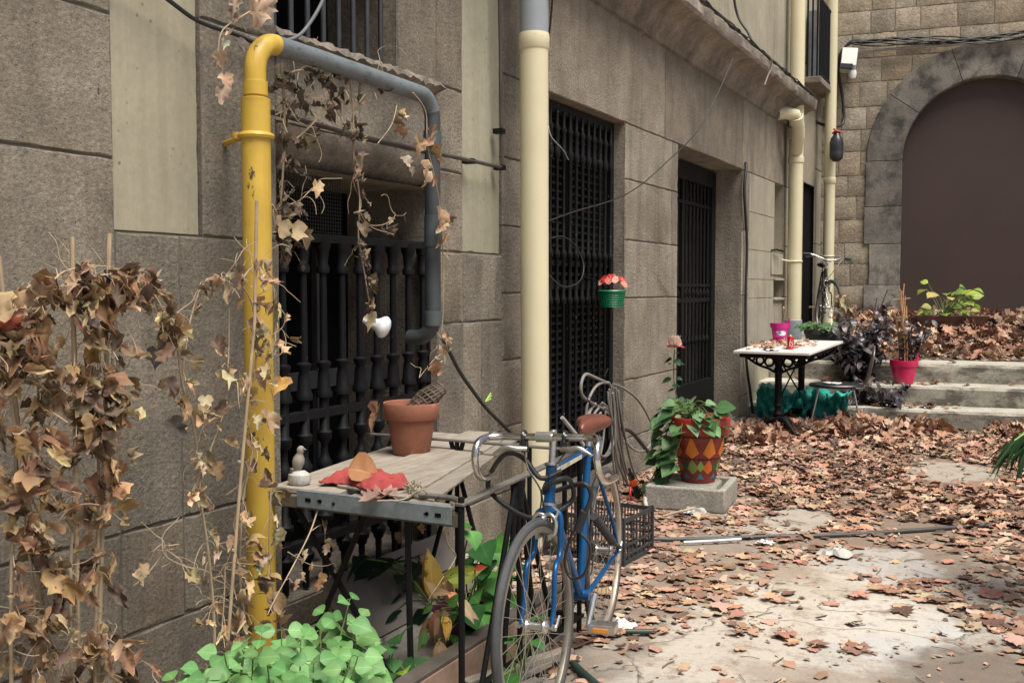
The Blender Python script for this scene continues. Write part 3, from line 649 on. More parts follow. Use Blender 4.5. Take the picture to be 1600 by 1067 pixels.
# ------------------------------------------------------------ CONDUITS, CABLES, BOXES
def line(name, mat_, pts, r, label, cat, group=None, k=6, n=8):
    q = MB(); q.tube(smoothpath(pts, k) if k > 1 else pts, r, n); return tag(q.build(name, mat_, smooth=60), label, cat, group)
cp = thing('conduit', 'thin dark conduit rod running across the window hood and up the wall', 'conduit', (.05, 4, 2))
q = MB(); q.tube([X(425, 176, .06), X(560, 213, .06), X(785, 262, .05)], .0105, 8); q.tube([X(785, 262, .05), X(784, 200, .05), X(780, -40, .05)], .010, 8)
q.build('rod', M('rusty_conduit', (.075, .062, .055), .6, .3, bs=50), cp)
for p in (X(784, 205, .05), X(737, 252, .05), X(785, 262, .05)): q = MB(); q.box(p-Vector((.045, .022, .013)), p+Vector((.011, .022, .013))); q.build('bracket', M_IRON, cp)
line('wall_cable', M_CABLE, [X(1165, 255, .01), X(1166, 262, .03), X(1163, 300, .03), X(1167, 380, .03), X(1165, 470, .03), X(1166, 560, .03), X(1172, 610, .05), X(1178, 660, .08), X(1180, 700, .1)], .014, 'dark cable dropping down the wall beside the gated door', 'cable')
line('wall_cable', M_CABLE, [X(-60, -150, .03), X(120, -80, .04), X(220, -30, .05), X(265, 2, .05), X(300, 28, .05), X(330, 42, .05), X(370, 55, .05), X(400, 68, .04), X(440, 75, .02)], .008, 'black cable sagging across the top of the painted panel', 'cable')
line('grey_cable', M('dull_grey_cable', (.12, .125, .13), .6), [X(530, -200, .02), X(525, -90, .06), X(515, -30, .09), X(500, 10, .09), X(478, 45, .09), X(460, 60, .09), X(435, 65, .08), X(415, 60, .07)], .0075, 'grey cable curling out of the barred upper window', 'cable')
line('power_cord', M_CABLE, [X(690, 528, .08), X(700, 545, .08), X(718, 580, .07), X(740, 612, .07), X(760, 638, .07), X(790, 668, .07), X(810, 690, .1)], .010, 'thick black cord slanting down the wall above the plank shelf', 'cable')
q = MB(); p = X(761, 625, .10)
for a in (-.5, .1, .6): q.tube([p+Vector((0, -.02, -.006)), p+Vector((.01, .03*math.cos(a), .02+.03*math.sin(a)))], .0028, 5)
tag(q.build('cable_tie', M('neon_tie', (.45, .75, .12), .4), smooth=60), 'neon green tie knotted round the slanting black cord', 'cable tie')
line('thin_wire', M_CABLE, [X(1145, 92, .28), X(1120, 150, .24), X(1090, 205, .18), X(1040, 255, .12), X(1000, 290, .05), X(960, 312, .03), X(900, 330, -.03), X(858, 345, -.04)], .0045, 'thin wire hanging from the cornice across to the lattice window', 'wire')
q = MB()
for s_ in range(3):
    pts = []
    for i in range(30):
        px = 1040+i*7.2; yy = 8.2+i*.14 if 0 else None
        y = 7.0+i*.19; pts.append((.262+.012*math.sin(i*1.7+s_*2), y, 3.672+.010*s_+.008*math.sin(i*2.3+s_)))
    q.tube(pts, .010-.002*s_, 6)
tag(q.build('cable_run', M_CABLE, smooth=60), 'bundle of black cables lying along the top edge of the cornice', 'cable')
line('hanging_cable', M_CABLE, [(.26, 9.62, 3.68), (.2, 9.7, 3.8), (.08, 9.75, 4.0), (.05, 9.7, 4.3), (.05, 9.72, 5.0), (.05, 9.7, 6)], .012, 'black cable climbing the upper wall from the cornice edge', 'cable')
line('hanging_cable', M_GCABLE, [(.27, 10.1, 3.69), (.29, 10.25, 3.66), (.285, 10.28, 3.58), (.26, 10.25, 3.50), (.24, 10.2, 3.4)], .008, 'short pale cable end drooping over the cornice edge', 'cable')
line('pipe_cable', M_CABLE, [(.30, 5.10, 3.6), (.295, 5.14, 3.2), (.27, 5.17, 2.95), (.2, 5.24, 2.7), (.1, 5.3, 2.55)], .006, 'thin black cable tucked behind the sleeve of the near drainpipe', 'cable')
line('loose_wire', M_CABLE, [X(858, 430, .0), X(880, 448, .06), X(905, 440, .06), X(912, 415, .04), X(900, 385, .0), X(880, 370, -.03), X(860, 372, -.03)], .004, 'loop of thin black wire hanging on the lattice window', 'wire')
line('loose_wire', M('silver_wire', (.5, .5, .5), .3, .6), [X(856, 195, .0), X(862, 215, .02), X(880, 235, .02), X(888, 250, .0)], .0035, 'short shiny silver wire on the top of the lattice window', 'wire')
# back-wall services
def WP(px, py, d):   # pixel on the plane standing d in front of the back wall
    dr = ray(px, py); o_ = wpt(0, d, 0); t_ = ((o_[1]-CAM[1])-(uy/ux)*(o_[0]-CAM[0]))/(dr[1]-(uy/ux)*dr[0]); return Vector(CAM)+dr*t_
line('wall_pipe', M('zinc_pipe', (.30, .28, .25), .5, .3), [WP(1338, 81, .08), WP(1450, 73, .08), WP(1620, 62, .08)], .017, 'thin grey pipe running level along the stone wall above the arch', 'pipe', k=1)
q = MB()
for s_ in range(6):
    pts = [WP(1318+s_*2, 76-s_, .1), WP(1330, 64+s_, .1)]
    for i in range(12):
        px = 1345+i*24; py = 63-(px-1345)*.055+s_*1.4+4*math.sin(i*.9+s_*1.3)+(6*math.sin((px-1400)/70) if px > 1400 else 0); pts.append(WP(px, py, .07+.01*s_))
    q.tube(smoothpath(pts, 3), .010, 6)
tag(q.build('cable_bundle', M_CABLE, smooth=60), 'tangled bundle of black cables slung along the wall over the arch', 'cable')
jb = thing('floodlight', 'white metal lamp housing with a round sensor fixed near the corner', 'lamp', tuple(WP(1325, 95, .1)))
q = MB(); c = WP(1326, 95, .14); q.box(c-Vector((.10, .11, .13)), c+Vector((.10, .11, .13)), tilt=(R(-18), R(6), R(12))); q.build('housing', M('white_metal', (.62, .62, .58), .4, var=.08), jb, bevel=.008)
q = MB(); c2 = c+Vector((-.0, -.14, -.1)); q.box(c2-Vector((.075, .02, .035)), c2+Vector((.075, .01, .03)), tilt=(R(-18), R(6), R(12))); q.build('glass', M('dark_glass', (.02, .02, .022), .1), jb)
q = MB(); q.lathe([(.0, -.06), (.04, -.05), (.055, 0), (.05, .05), (.03, .06)], tuple(c+Vector((.06, -.05, -.2))), 14); q.build('sensor', M_WHITE, jb)
line('corner_cable', M_CABLE, [WP(1318, 76, .1), WP(1312, 90, .1), WP(1311, 120, .1), WP(1316, 150, .1), WP(1318, 190, .12), WP(1305, 198, .3), WP(1285, 195, .4), WP(1265, 185, .5)], .02, 'thick black cable dropping beside the white lamp in the corner', 'cable')
q = MB(); c = Vector((.30, 13.93, 3.28)); q.lathe([(r*.74, z*.72) for r, z in [(.02, .44), (.05, .42), (.06, .36), (.10, .30), (.12, .2), (.12, .08), (.112, .05), (.12, .03), (.11, -.06), (.05, -.12)]], tuple(c-Vector((0, 0, .14))), 18)
tag(q.build('black_bottle', M('black_plastic_bottle', (.03, .032, .035), .3), smooth=50), 'black ribbed plastic float hanging in front of the corner drainpipe', 'float')
q = MB(); q.tube(smoothpath([c+Vector((-.05, -.02, .14)), c+Vector((0, -.05, .17)), c+Vector((.05, 0, .15)), c+Vector((0, .04, .18)), c+Vector((-.04, 0, .2))]), .012, 6)
tag(q.build('red_string', M('red_cord', (.45, .07, .05), .7), smooth=60), 'short red cord tied round the neck of the black float', 'cord')

# ------------------------------------------------------------ RAILING
M_RAIL = M('weathered_rail', (.13, .12, .105), .6, .2, var=.3, bs=60, spot=((.05, .04, .035), .6, 20))
XR = 1.03
rl = thing('iron_railing', 'black iron guard railing with fanned bars between the plank shelf and the blue bicycle', 'railing', (XR, 3.4, 0))
q = MB(); q.tube(smoothpath([Z(655, 773, .707), Z(705, 778, .707), (XR-.01, 2.86, .714)], 4), .011, 6); q.box((XR-.017, 2.83, .727), (XR+.017, 3.82, .737), tilt=(R(2.3), 0, 0)); q.build('top_rail', M_RAIL, rl, bevel=.002)
q = MB(); q.box((.0, 3.80, .745), (XR-.02, 3.83, .754)); q.build('return_rail', M_RAIL, rl, bevel=.002)
q = MB(); q.box((XR-.015, 2.8, .06), (XR+.015, 3.83, .075)); q.box((.0, 3.80, .06), (XR-.02, 3.83, .075)); q.build('bottom_rail', M_IRON, rl, bevel=.002)
for y in (2.845, 3.81): q = MB(); q.tube([(XR, y, 0), (XR, y, .735)], .011, 8); q.build('post', M_IRON, rl)
fy = 3.25
for yb in (2.98, 3.13, 3.27, 3.41, 3.57): q = MB(); q.tube([(XR, fy+(yb-fy)*.05, .72), (XR, yb, .07)], .0105, 8); q.build('fan_bar', M_IRON, rl)
q = MB(); q.tube([(XR, fy, .725), (XR, fy, .62)], [.03, .02], 10); q.build('fan_knot', M_IRON, rl)
for yb in (3.66,): q = MB(); q.tube([(XR, yb, .74), (XR, yb, .07)], .0105, 8); q.build('bar', M_IRON, rl)
for xa, xb in ((.42, .62), (.45, .45), (.48, .28), (.8, .8), (.15, .15)): q = MB(); q.tube([(xa, 3.815, .745), (xb, 3.815, .07)], .0105, 8); q.build('bar', M_IRON, rl)

# ------------------------------------------------------------ PLANK SHELF
m, t, b = nodes('grey_weathered_wood'); g = coord(t)
gr_ = noise(t, coord(t, (26, 1.4, 26)), 3, 6, .65)
o = mix(t, ramp(t, gr_, [(.3, 0.0), (.7, 1.0)]), (.33, .29, .235), (.17, .145, .115)); o = mix(t, ramp(t, noise(t, g, 5, 6, .7), [(.52, 0.0), (.7, .6)]), o, (.14, .11, .085))
o = mix(t, 1.0, o, vcol(t), 'MULTIPLY'); t.links.new(o, b.inputs['Base Color']); b.inputs['Roughness'].default_value = .85; bump(t, b, gr_, .4, .004)
M_WOOD = m
sh = thing('plank_shelf', 'weathered grey plank shelf edged with a galvanised metal strip, set against the grilled window', 'shelf', (.5, 3.5, 0))
# planks run away from the viewer, splayed slightly
def plank(p0, p1, p2, p3, z, th, tone):
    q = MB(); a = [(p[0], p[1], z) for p in (p0, p1, p2, p3)]; bq = [(p[0], p[1], z-th) for p in (p0, p1, p2, p3)]
    q.add(a+bq, [(0,1,2,3), (7,6,5,4), (0,4,5,1), (1,5,6,2), (2,6,7,3), (3,7,4,0)], (tone,)*3); return q.build('plank', M_WOOD, sh, bevel=.003)
plank((.235, 2.86), (.53, 2.87), (.24, 4.30), (.015, 4.31), .700, .02, 1.15)
plank((.47, 2.93), (.66, 2.90), (.315, 4.36), (.20, 4.34), .712, .010, 1.1)
plank((.60, 2.89), (.80, 2.88), (.43, 4.38), (.325, 4.38), .709, .012, 1.0)
plank((.72, 2.96), (.88, 2.92), (.50, 4.30), (.42, 4.33), .699, .012, .85)
plank((.56, 2.87), (.97, 2.865), (.95, 2.93), (.55, 2.95), .690, .016, .8)
q = MB(); q.box((.235, 2.838, .635), (1.02, 2.868, .678)); q.build('wooden_batten', M('dark_batten', (.10, .08, .06), .8, bs=40), sh, bevel=.003)
q = MB(); q.box((.37, 2.832, .642), (1.0, 2.836, .700)); q.box((.37, 2.832, .697), (1.0, 2.856, .7005)); q.box((.37, 2.832, .642), (1.0, 2.850, .6445)); q.build('metal_strip', M_ALU, sh, bevel=.001)
q = MB()
for xx in (.42, .95): q.box((xx-.011, 2.829, .664), (xx+.011, 2.833, .677))
for xx in (.47, .905): q.box((xx-.009, 2.829, .669), (xx+.009, 2.833, .673)); q.lathe([(.007, 0), (.007, .004)], (xx+.002, 2.829, .671), 10, M=Euler((R(-90), 0, 0)).to_matrix())
q.build('slot', M_DARK, sh)
q = MB(); q.lathe([(.006, 0), (.006, .006), (.003, .008)], (.53, 2.834, .668), 10, M=Euler((R(90), 0, 0)).to_matrix()); q.build('screw', M_IRON, sh)
for (x0, x1) in ((.80, .80),): q = MB(); q.tube([(x0, 2.88, .64), (x1, 2.9, .0)], .011, 8); q.build('leg', M_IRON, sh)
for a_, b_ in (((.30, 2.90, .64), (.62, 3.05, 0)), ((.62, 2.9, .64), (.30, 3.0, .1))): q = MB(); q.tube([a_, b_], .011, 8); q.build('brace', M_IRON, sh)
# ------------------------------------------------------------ THINGS ON THE SHELF
M_TERRA = M('terracotta', (.25, .095, .055), .8, var=.18, vs=10, bs=50, bst=.2, spot=((.42, .24, .17), .62, 7))
q = MB(); pc = Z(643, 709, .70); pc.z = .703
q.lathe([(r*1.15, z*1.28) for r, z in [(.0, 0), (.066, 0), (.069, .004), (.088, .115), (.098, .117), (.102, .122), (.106, .168), (.104, .172), (.098, .170), (.092, .14), (.062, .02), (0, .018)]], tuple(pc), 40, cap=False)
fp = tag(q.build('flower_pot', M_TERRA, smooth=35), 'terracotta flower pot standing on the plank shelf', 'flower pot')
bk_ = MB(); ax = Vector((.05, .05, .06)).normalized()
c0 = pc+Vector((.03, .02, .21)); ct = Euler((R(-55), 0, R(-35))).to_matrix()
for k in range(7):
    pts = []
    for i in range(25):
        a = 2*math.pi*i/24; rr2 = .07*(1-.10*abs(k-3)); pts.append(c0 + ct @ Vector((rr2*math.cos(a)*.9, rr2*math.sin(a)*.6+.004*math.sin(a*12+k*math.pi), -.04+k*.026)))
    bk_.tube(pts, .0045, 6)
for k in range(16):
    a = 2*math.pi*k/16; bk_.tube([c0 + ct @ Vector((.07*(1-.10*abs(j-3))*math.cos(a+j*.15)*.9, .07*(1-.10*abs(j-3))*math.sin(a+j*.15)*.6, -.04+j*.026)) for j in range(7)], .0035, 5)
tag(bk_.build('wicker_cone', M('brown_wicker', (.085, .06, .042), .7, var=.4, vs=60, spot=((.4, .36, .3), .7, 50)), smooth=60), 'small brown woven basket tipped over inside the terracotta pot', 'basket')
DLC = [(.42, .26, .13), (.36, .22, .12), (.50, .33, .18), (.30, .17, .09), (.55, .40, .24), (.24, .15, .09)]
q = MB(); p = pc+Vector((-.12, -.07, .21)); lobed(q, p, (-.25, -.1, -1), (-.6, -.8, .2), .12, IVY, .7, 1.2, .05, (.30, .15, .085))
tag(q.build('dry_leaf', M_DEAD), 'curled brown leaf clinging to the rim of the terracotta pot', 'leaf')
# bird figurine
bf = thing('bird_figurine', 'small grey bird figurine perched on a pale stone at the shelf end', 'figurine', (.30, 2.91, .702))
q = MB(); bx_, by_ = .30, 2.92
q.lathe([(0, 0), (.034, .001), (.041, .014), (.038, .036), (.022, .048), (0, .05)], (bx_+.012, by_, .702), 20, M=Matrix.Diagonal((1.1, .9, 1))); q.build('stone_base', M('pale_pebble', (.42, .41, .38), .7, var=.3, vs=20, spot=((.12, .11, .10), .6, 25)), bf)
q = MB(); Mb = Euler((0, R(14), 0)).to_matrix()
q.lathe([(0, -.03), (.005, -.025), (.009, -.005), (.018, .012), (.022, .03), (.020, .046), (.013, .060), (.011, .066), (.0135, .073), (.013, .083), (.007, .091), (0, .093)], (bx_+.0, by_, .752), 18, M=Mb); q.tube([(bx_+.031, by_, .833), (bx_+.045, by_-.001, .829)], [.004, .0005], 8)
q.build('bird', M('grey_brown_bird', (.26, .23, .19), .7, var=.25, vs=25), bf)
q = MB(); q.box((bx_-.018, by_-.022, .707), (bx_-.004, by_+.012, .765), tilt=(R(10), R(18), 0)); q.build('tail', M('dark_tail', (.12, .125, .12), .6), bf, bevel=.003)
# red cloth
from mathutils import noise as mnoise
m = M('red_cloth', (.29, .045, .042), .95, var=.18, vs=14, bs=260, bst=.6, bd=.002)
q = MB(); NX, NY = 64, 30
for i in range(NX+1):
    for j in range(NY+1):
        a, c_ = i/NX, j/NY; wd = .085+.13*math.sin(math.pi*min(1, max(0, (a-.02)*1.05)))**.6+.03*math.sin(a*9+1)
        x = .385+a*.34+.035*(c_-.5)*math.sin(a*5); y = 2.985+.03*math.sin(a*5.5)+.05*a+(c_-.5)*wd; P_ = Vector((x*9, y*13, 2.2))
        f1 = 1-abs(mnoise.noise(P_))*2.2; f2 = 1-abs(mnoise.noise(P_*2.3+Vector((4, 1, 0))))*2.2
        e = min(1, min(c_, 1-c_)*5)*min(1, min(a, 1-a)*9); z = .714+e*(.015+.020*max(0, f1)**1.3+.008*max(0, f2))+.002*(1+math.sin(a*60+c_*20))
        q.v.append((x+.012*mnoise.noise(P_*1.7), y+.014*mnoise.noise(P_*1.9+Vector((0, 9, 0))), z)); q.c.append((1, 1, 1))
for i in range(NX):
    for j in range(NY): q.f.append((i*(NY+1)+j, (i+1)*(NY+1)+j, (i+1)*(NY+1)+j+1, i*(NY+1)+j+1)); q.m.append(0)
o_ = q.build('red_cloth', m, smooth=180); o_.modifiers.new('thick', 'SOLIDIFY').thickness = .006; b_ = o_.modifiers.new('sub', 'SUBSURF'); b_.levels = 1; b_.render_levels = 1
tag(o_, 'crumpled red rag lying across the planks between bird and pot', 'cloth')
q = MB(); leaf(q, (.505, 2.955, .768), (.9, .3, -.05), (.25, -.75, .6), .13, 1.05, OV, .45, 1.1, (.36, .17, .065), .3, .03); tag(q.build('dry_leaf', M_DEAD), 'glossy amber dead leaf resting on the red rag', 'leaf')
q = MB(); lobed(q, (.70, 2.88, .715), (.1, -.75, -.25), (0, -.3, 1), .13, PLANE, .35, 1.6, .05, (.30, .17, .13)); lobed(q, (.70, 2.88, .712), (.85, .1, -.05), (0, -.3, 1), .09, PLANE, .4, .5, .05, (.33, .2, .16))
tag(q.build('dry_leaf', M_DEAD), 'purple brown dead leaf drooping over the metal strip', 'leaf')
q = MB(); rc = random.Random(9); c = Vector((.78, 2.95, .722))
for i in range(70):
    d = rdir(rc); d.z = abs(d.z)*.6; p = c+Vector((d.x*.03, d.y*.03, d.z*.025)); q.tube([p, p+rdir(rc)*.016], .0022, 4)
tag(q.build('moss_tuft', M('dry_moss', (.30, .26, .19), .95, var=.4, vs=50), smooth=60), 'tuft of dry grey moss at the front of the planks', 'moss')
line('dry_twig', M_STEM, [X(590, 782, .8), X(630, 780, .8), X(655, 766, .85), X(665, 768, .85), X(680, 786, .85)], .0022, 'pale bent stem lying over the metal strip of the shelf', 'stem')
# white hanging ornament
wo = thing('hanging_ornament', 'white glossy porcelain knob hanging in front of the window balusters', 'ornament', tuple(X(588, 510, .08)))
q = MB(); c = X(578, 503, .06); q.lathe([(.015, -.03), (.017, -.02), (.020, .01), (.030, .035), (.044, .05), (.050, .06), (.049, .072), (.040, .084), (.022, .092), (0, .095)], tuple(c), 26, M=Vector((.72, .30, -.30)).normalized().to_track_quat('Z', 'Y').to_matrix(), cap=True); q.build('knob', M_WHITE, wo, smooth=60)

# ------------------------------------------------------------ BICYCLES
M_BLUE = M('blue_enamel', (.005, .072, .20), .3, .3, var=.25, vs=12, spot=((.05, .045, .04), .70, 45))
M_SILVER = M('brushed_alloy', (.52, .52, .50), .32, .9, var=.15, vs=30, spot=((.2, .16, .12), .7, 40))
M_SADDLE = M('brown_leather', (.145, .045, .028), .42, var=.15, bs=60, bst=.1)
M_TYRE = M('tyre_rubber', (.045, .047, .05), .7, var=.25, bs=120, bst=.6, bd=.002)
M_AMB = M('amber_reflector', (.55, .22, .03), .25)
M_BLACKP = M('black_paint', (.015, .016, .018), .25)
def tb(mb, a, b_, r, n=12, r2=None, k=1): mb.tube([a, b_], [r, r2 if r2 is not None else r], n)
def bicycle(root, fm, drop=True, steer=0.0, saddle=M_SADDLE, wr=.335):
    """local frame: +X forward, +Y left, origin on the ground under the rear hub"""
    RH = Vector((0, 0, wr)); FH = Vector((1.0, 0, wr)); BB = Vector((.42, 0, .27))
    ST = BB+Vector((-math.cos(R(73)), 0, math.sin(R(73))))*.555
    HT = Vector((.80, 0, .815)); HB = HT+Vector((math.cos(R(73)), 0, -math.sin(R(73))))*.125
    B_ = lambda q, name, mt, par=root, **k: q.build(name, mt, par, local=True, **k)
    q = MB(); tb(q, BB, ST, .0145); tb(q, ST-Vector((0,0,.015)), HT-Vector((.005,0,.02)), .0135); tb(q, BB, HB+Vector((-.005,0,.02)), .0152); tb(q, HT, HB, .0185, 16)
    tb(q, BB-Vector((0,.035,0)), BB+Vector((0,.035,0)), .02, 16)
    for s_ in (-1, 1):
        q.tube([ST+Vector((0, s_*.012, -.02)), RH+Vector((.05, s_*.052, .12)), RH+Vector((0, s_*.06, 0))], [.0075, .008, .0075], 8)
        q.tube([BB+Vector((-.02, s_*.025, 0)), RH+Vector((.25, s_*.045, -.03)), RH+Vector((0, s_*.06, 0))], [.010, .010, .0075], 8)
    fr = B_(q, 'frame', fm)
    if drop:
        q = MB(); a, c = ST.lerp(HT, .30), ST.lerp(HT, .98)
        dz = -.0175
        for k in range(1): 
            d = (c-a); 
            q.add([a+Vector((0,.0142,dz-.007)), c+Vector((0,.0142,dz-.007)), c+Vector((0,.0142,dz+.009)), a+Vector((0,.0142,dz+.009))], [(0,1,2,3)])
        B_(q, 'decal_band', M('cream_decal', (.55, .52, .38), .5), fr, smooth=0)
        q = MB(); rl_ = random.Random(3); n_ = 7
        for k in range(n_):
            f0 = a.lerp(c, .52+k*.052); w_ = .014
            for hz in (0, .5, 1): 
                if rl_.random() < .8: p = f0+Vector((0, .0147, dz-.004+hz*.009)); q.add([p, p+Vector((w_*.7,0,.0005)), p+Vector((w_*.7,0,.0025)), p+Vector((0,0,.0022))], [(0,1,2,3)])
            p = f0+Vector((0, .0148, dz-.004)); q.add([p, p+Vector((.003,0,0)), p+Vector((.003,0,.011)), p+Vector((0,0,.011))], [(0,1,2,3)])
        B_(q, 'lettering', M('dark_lettering', (.12, .10, .03), .5), fr, smooth=0)
    # steering assembly: empty-free, vertices rotated about the steering axis
    axd = (HT-HB).normalized(); Q = Matrix.Rotation(steer, 4, axd)
    def SR(v): return HB + (Q @ (Vector(v)-HB))
    def srot(mb): mb.v = [tuple(SR(p)) for p in mb.v]; return mb
    q = MB(); cr = HB-axd*.035
    tb(q, HB-axd*.005, HB-axd*.03, .022, 16)
    for s_ in (-1, 1): q.tube(smoothpath([cr+Vector((0, s_*.012, .01)), cr+Vector((0, s_*.040, -.005)), cr+Vector((.03, s_*.046, -.12)), FH+Vector((-.062, s_*.05, .17)), FH+Vector((-.03, s_*.052, .06)), FH+Vector((0, s_*.052, 0))], 5), [.012-.005*i/25 for i in range(26)], 10)
    B_(srot(q), 'fork', fm)
    for p in (HB-axd*.004, HT+axd*.004): q = MB(); q.lathe([(.019, -.006), (.024, -.004), (.024, .004), (.019, .006)], tuple(p), 18, M=axd.to_track_quat('Z', 'Y').to_matrix()); B_(srot(q), 'headset', M_SILVER)
    def wheel(c, name, rimmat, sr):
        fx = srot if sr else (lambda z_: z_)
        q = MB(); q.torus(c, wr-.012, .0145, axis=(0,1,0), n=72, m=12)
        q.torus(c, wr, .006, axis=(0,1,0), n=72, m=6)
        w_ = B_(fx(q), name, M_TYRE, smooth=60)
        q = MB(); q.torus(c, wr-.030, .01, axis=(0,1,0), n=72, prof=[(.012, .010), (.006, .012), (-.010, .0095), (-.013, 0), (-.010, -.0095), (.006, -.012), (.012, -.010)]); B_(fx(q), 'rim', rimmat, w_, smooth=60)
        q = MB(); tb(q, c-Vector((0,.065,0)), c+Vector((0,.065,0)), .006, 8); tb(q, c-Vector((0,.035,0)), c+Vector((0,.035,0)), .013, 14)
        for s_ in (-1, 1): q.torus(c+Vector((0, s_*.03, 0)), .016, .006, axis=(0,1,0), n=20, m=6); q.lathe([(.011, -.006), (.011, .006)], tuple(c+Vector((0, s_*.062, 0))), 8, M=Euler((R(90), 0, 0)).to_matrix())
        q.tube([c+Vector((0, .068, 0)), c+Vector((-.03, .07, .03))], .0045, 6); B_(fx(q), 'hub', M_SILVER, w_)
        q = MB()
        for k in range(32):
            a = 2*math.pi*k/32; s_ = 1 if k % 2 else -1; a2 = a+(.9 if (k//2) % 2 else -.9)
            q.tube([c+Vector((.02*math.cos(a2), s_*.03, .02*math.sin(a2))), c+Vector(((wr-.035)*math.cos(a), 0, (wr-.035)*math.sin(a)))], .0011, 4, cap=False)
        B_(fx(q), 'spokes', M_SILVER, w_)
    wheel(RH, 'rear_wheel', M('dusty_rim', (.42, .36, .29), .5, .5, var=.25, vs=9, spot=((.16, .11, .08), .58, 12)), False); wheel(FH, 'front_wheel', M('worn_rim', (.22, .20, .17), .45, .6, var=.3, spot=((.5, .48, .44), .68, 60)), True)
    # stem and bar
    s0 = HT+axd*.0; s1 = HT+axd*.11; bc = s1+Vector((.085, 0, .0))
    q = MB(); tb(q, HT-axd*.01, s1+axd*.012, .011); tb(q, s1-Vector((.005,0,0)), bc, .0115); tb(q, bc-Vector((0,.028,0)), bc+Vector((0,.028,0)), .0175, 16)
    B_(srot(q), 'stem', M_SILVER)
    q = MB()
    if drop:
        half = [(0, 0, 0), (0, .10, 0), (0, .155, 0), (.02, .190, .0), (.055, .205, -.004), (.085, .208, -.02), (.10, .21, -.055), (.09, .212, -.095), (.06, .213, -.125), (.02, .214, -.138), (-.04, .216, -.14), (-.07, .217, -.14)]
        pts = [bc+Vector((x, -y, z_)) for x, y, z_ in half[::-1]] + [bc+Vector(h) for h in half[1:]]
        q.tube(smoothpath(pts, 5), .0122, 14)
    else:
        pts = [bc+Vector(h) for h in ((-.07, -.29, .055), (-.04, -.2, .05), (-.01, -.1, .02), (0, 0, 0), (-.01, .1, .02), (-.04, .2, .05), (-.07, .29, .055))]; q.tube(smoothpath(pts, 5), .011, 12)
    B_(srot(q), 'handlebar', M_CHROME, smooth=60)
    for s_ in (-1, 1):
        if drop:
            p = bc+Vector((0, s_*.072, 0)); q = MB(); q.torus(p, .0175, .006, axis=(0,1,0), n=18, m=6); q.box(p+Vector((-.004, -.012, -.045)), p+Vector((.018, .012, -.012))); q.tube([p+Vector((.0,0,-.035)), p+Vector((.0,0,-.05))], .014, 8)
            l_ = B_(srot(q), 'lever_clamp', M_BLACKP, smooth=40)
            q = MB(); q.tube(smoothpath([p+Vector((.012, -s_*.01, -.038)), p+Vector((.03, s_*.02, -.035)), p+Vector((.035, s_*.055, -.03)), p+Vector((.032, s_*.085, -.045)), p+Vector((.03, s_*.10, -.055))], 4), [.009]*5+[.008]*6+[.006]*6, 8)
            B_(srot(q), 'brake_lever', M_SILVER, smooth=60)
            q = MB(); q.tube(smoothpath([p+Vector((.005, 0, -.05)), p+Vector((.05, -s_*.03, -.10)), p+Vector((.05, -s_*.07, -.17)), cr+Vector((.05, s_*.01, .02))]), .0028, 6); B_(srot(q), 'brake_cable', M_CABLE)
        else:
            q = MB(); q.tube([bc+Vector((-.05, s_*.22, .055)), bc+Vector((-.075, s_*.32, .05))], .016, 10); B_(srot(q), 'grip', M_RUBBER)
            q = MB(); q.tube([bc+Vector((.01, s_*.19, .03)), bc+Vector((.03, s_*.25, .02)), bc+Vector((.01, s_*.31, .01))], .007, 8); B_(srot(q), 'brake_lever', M_RUBBER)
            q = MB(); q.tube(smoothpath([bc+Vector((.0, s_*.17, .03)), bc+Vector((.09, s_*.08, -.05)), bc+Vector((.06, s_*.03, -.16)), cr+Vector((.03, 0, .03))]), .004, 6); B_(srot(q), 'brake_cable', M_GCABLE)
    # front caliper
    q = MB(); cc = cr+Vector((.035, 0, -.008))
    for s_ in (-1, 1): q.tube(smoothpath([cc+Vector((0, 0, .012)), cc+Vector((.004, s_*.024, .016)), cc+Vector((.006, s_*.04, -.008)), cc+Vector((.006, s_*.034, -.045)), cc+Vector((.004, s_*.02, -.055))], 4), .0072, 8); q.box(cc+Vector((-.02, s_*.022-.006, -.062)), cc+Vector((.024, s_*.022+.006, -.048)))
    q.lathe([(.009, -.006), (.009, .012), (.005, .016)], tuple(cc+Vector((.012, 0, .006))), 12, M=Euler((0, R(90), 0)).to_matrix()); q.tube([cc+Vector((.006, .038, -.002)), cc+Vector((.006, .05, .03)), cc+Vector((.006, .03, .045))], .005, 6)
    B_(srot(q), 'brake_caliper', M_SILVER, smooth=60)
    # saddle, post
    su = (ST-BB).normalized(); sp = ST+su*.055
    q = MB(); tb(q, ST-su*.02, sp+su*.01, .0128); B_(q, 'seat_post', M_SILVER)
    q = MB(); n = 12; prof = [(-.15, .0, 0), (-.145, .05, .0), (-.12, .072, .004), (-.08, .074, .005), (-.04, .062, .004), (0, .042, .002), (.04, .027, .0), (.08, .021, -.002), (.115, .018, -.004), (.13, .0, -.008)]
    for x, hw, dz in prof:
        for j in range(n):
            a = 2*math.pi*j/n; hw_ = max(hw, .004); q.v.append(tuple(sp+Vector((x, hw_*math.cos(a), .030+dz+(.026 if math.sin(a) > 0 else .042)*math.sin(a)*(1 if hw > 0 else .3))))); q.c.append((1, 1, 1))
    L = len(prof); 
    for i in range(L-1):
        for j in range(n): q.f.append((i*n+j, i*n+(j+1) % n, (i+1)*n+(j+1) % n, (i+1)*n+j)); q.m.append(0)
    q.f += [tuple(range(n)), tuple((L-1)*n+j for j in range(n-1, -1, -1))]; q.m += [0, 0]
    B_(q, 'saddle', saddle, smooth=180, sub=2)
    # crank set
    q = MB()
    for rr2 in (.088, .07): q.torus(BB+Vector((0, -.045, 0)), rr2, .003, axis=(0,1,0), n=40, m=4)
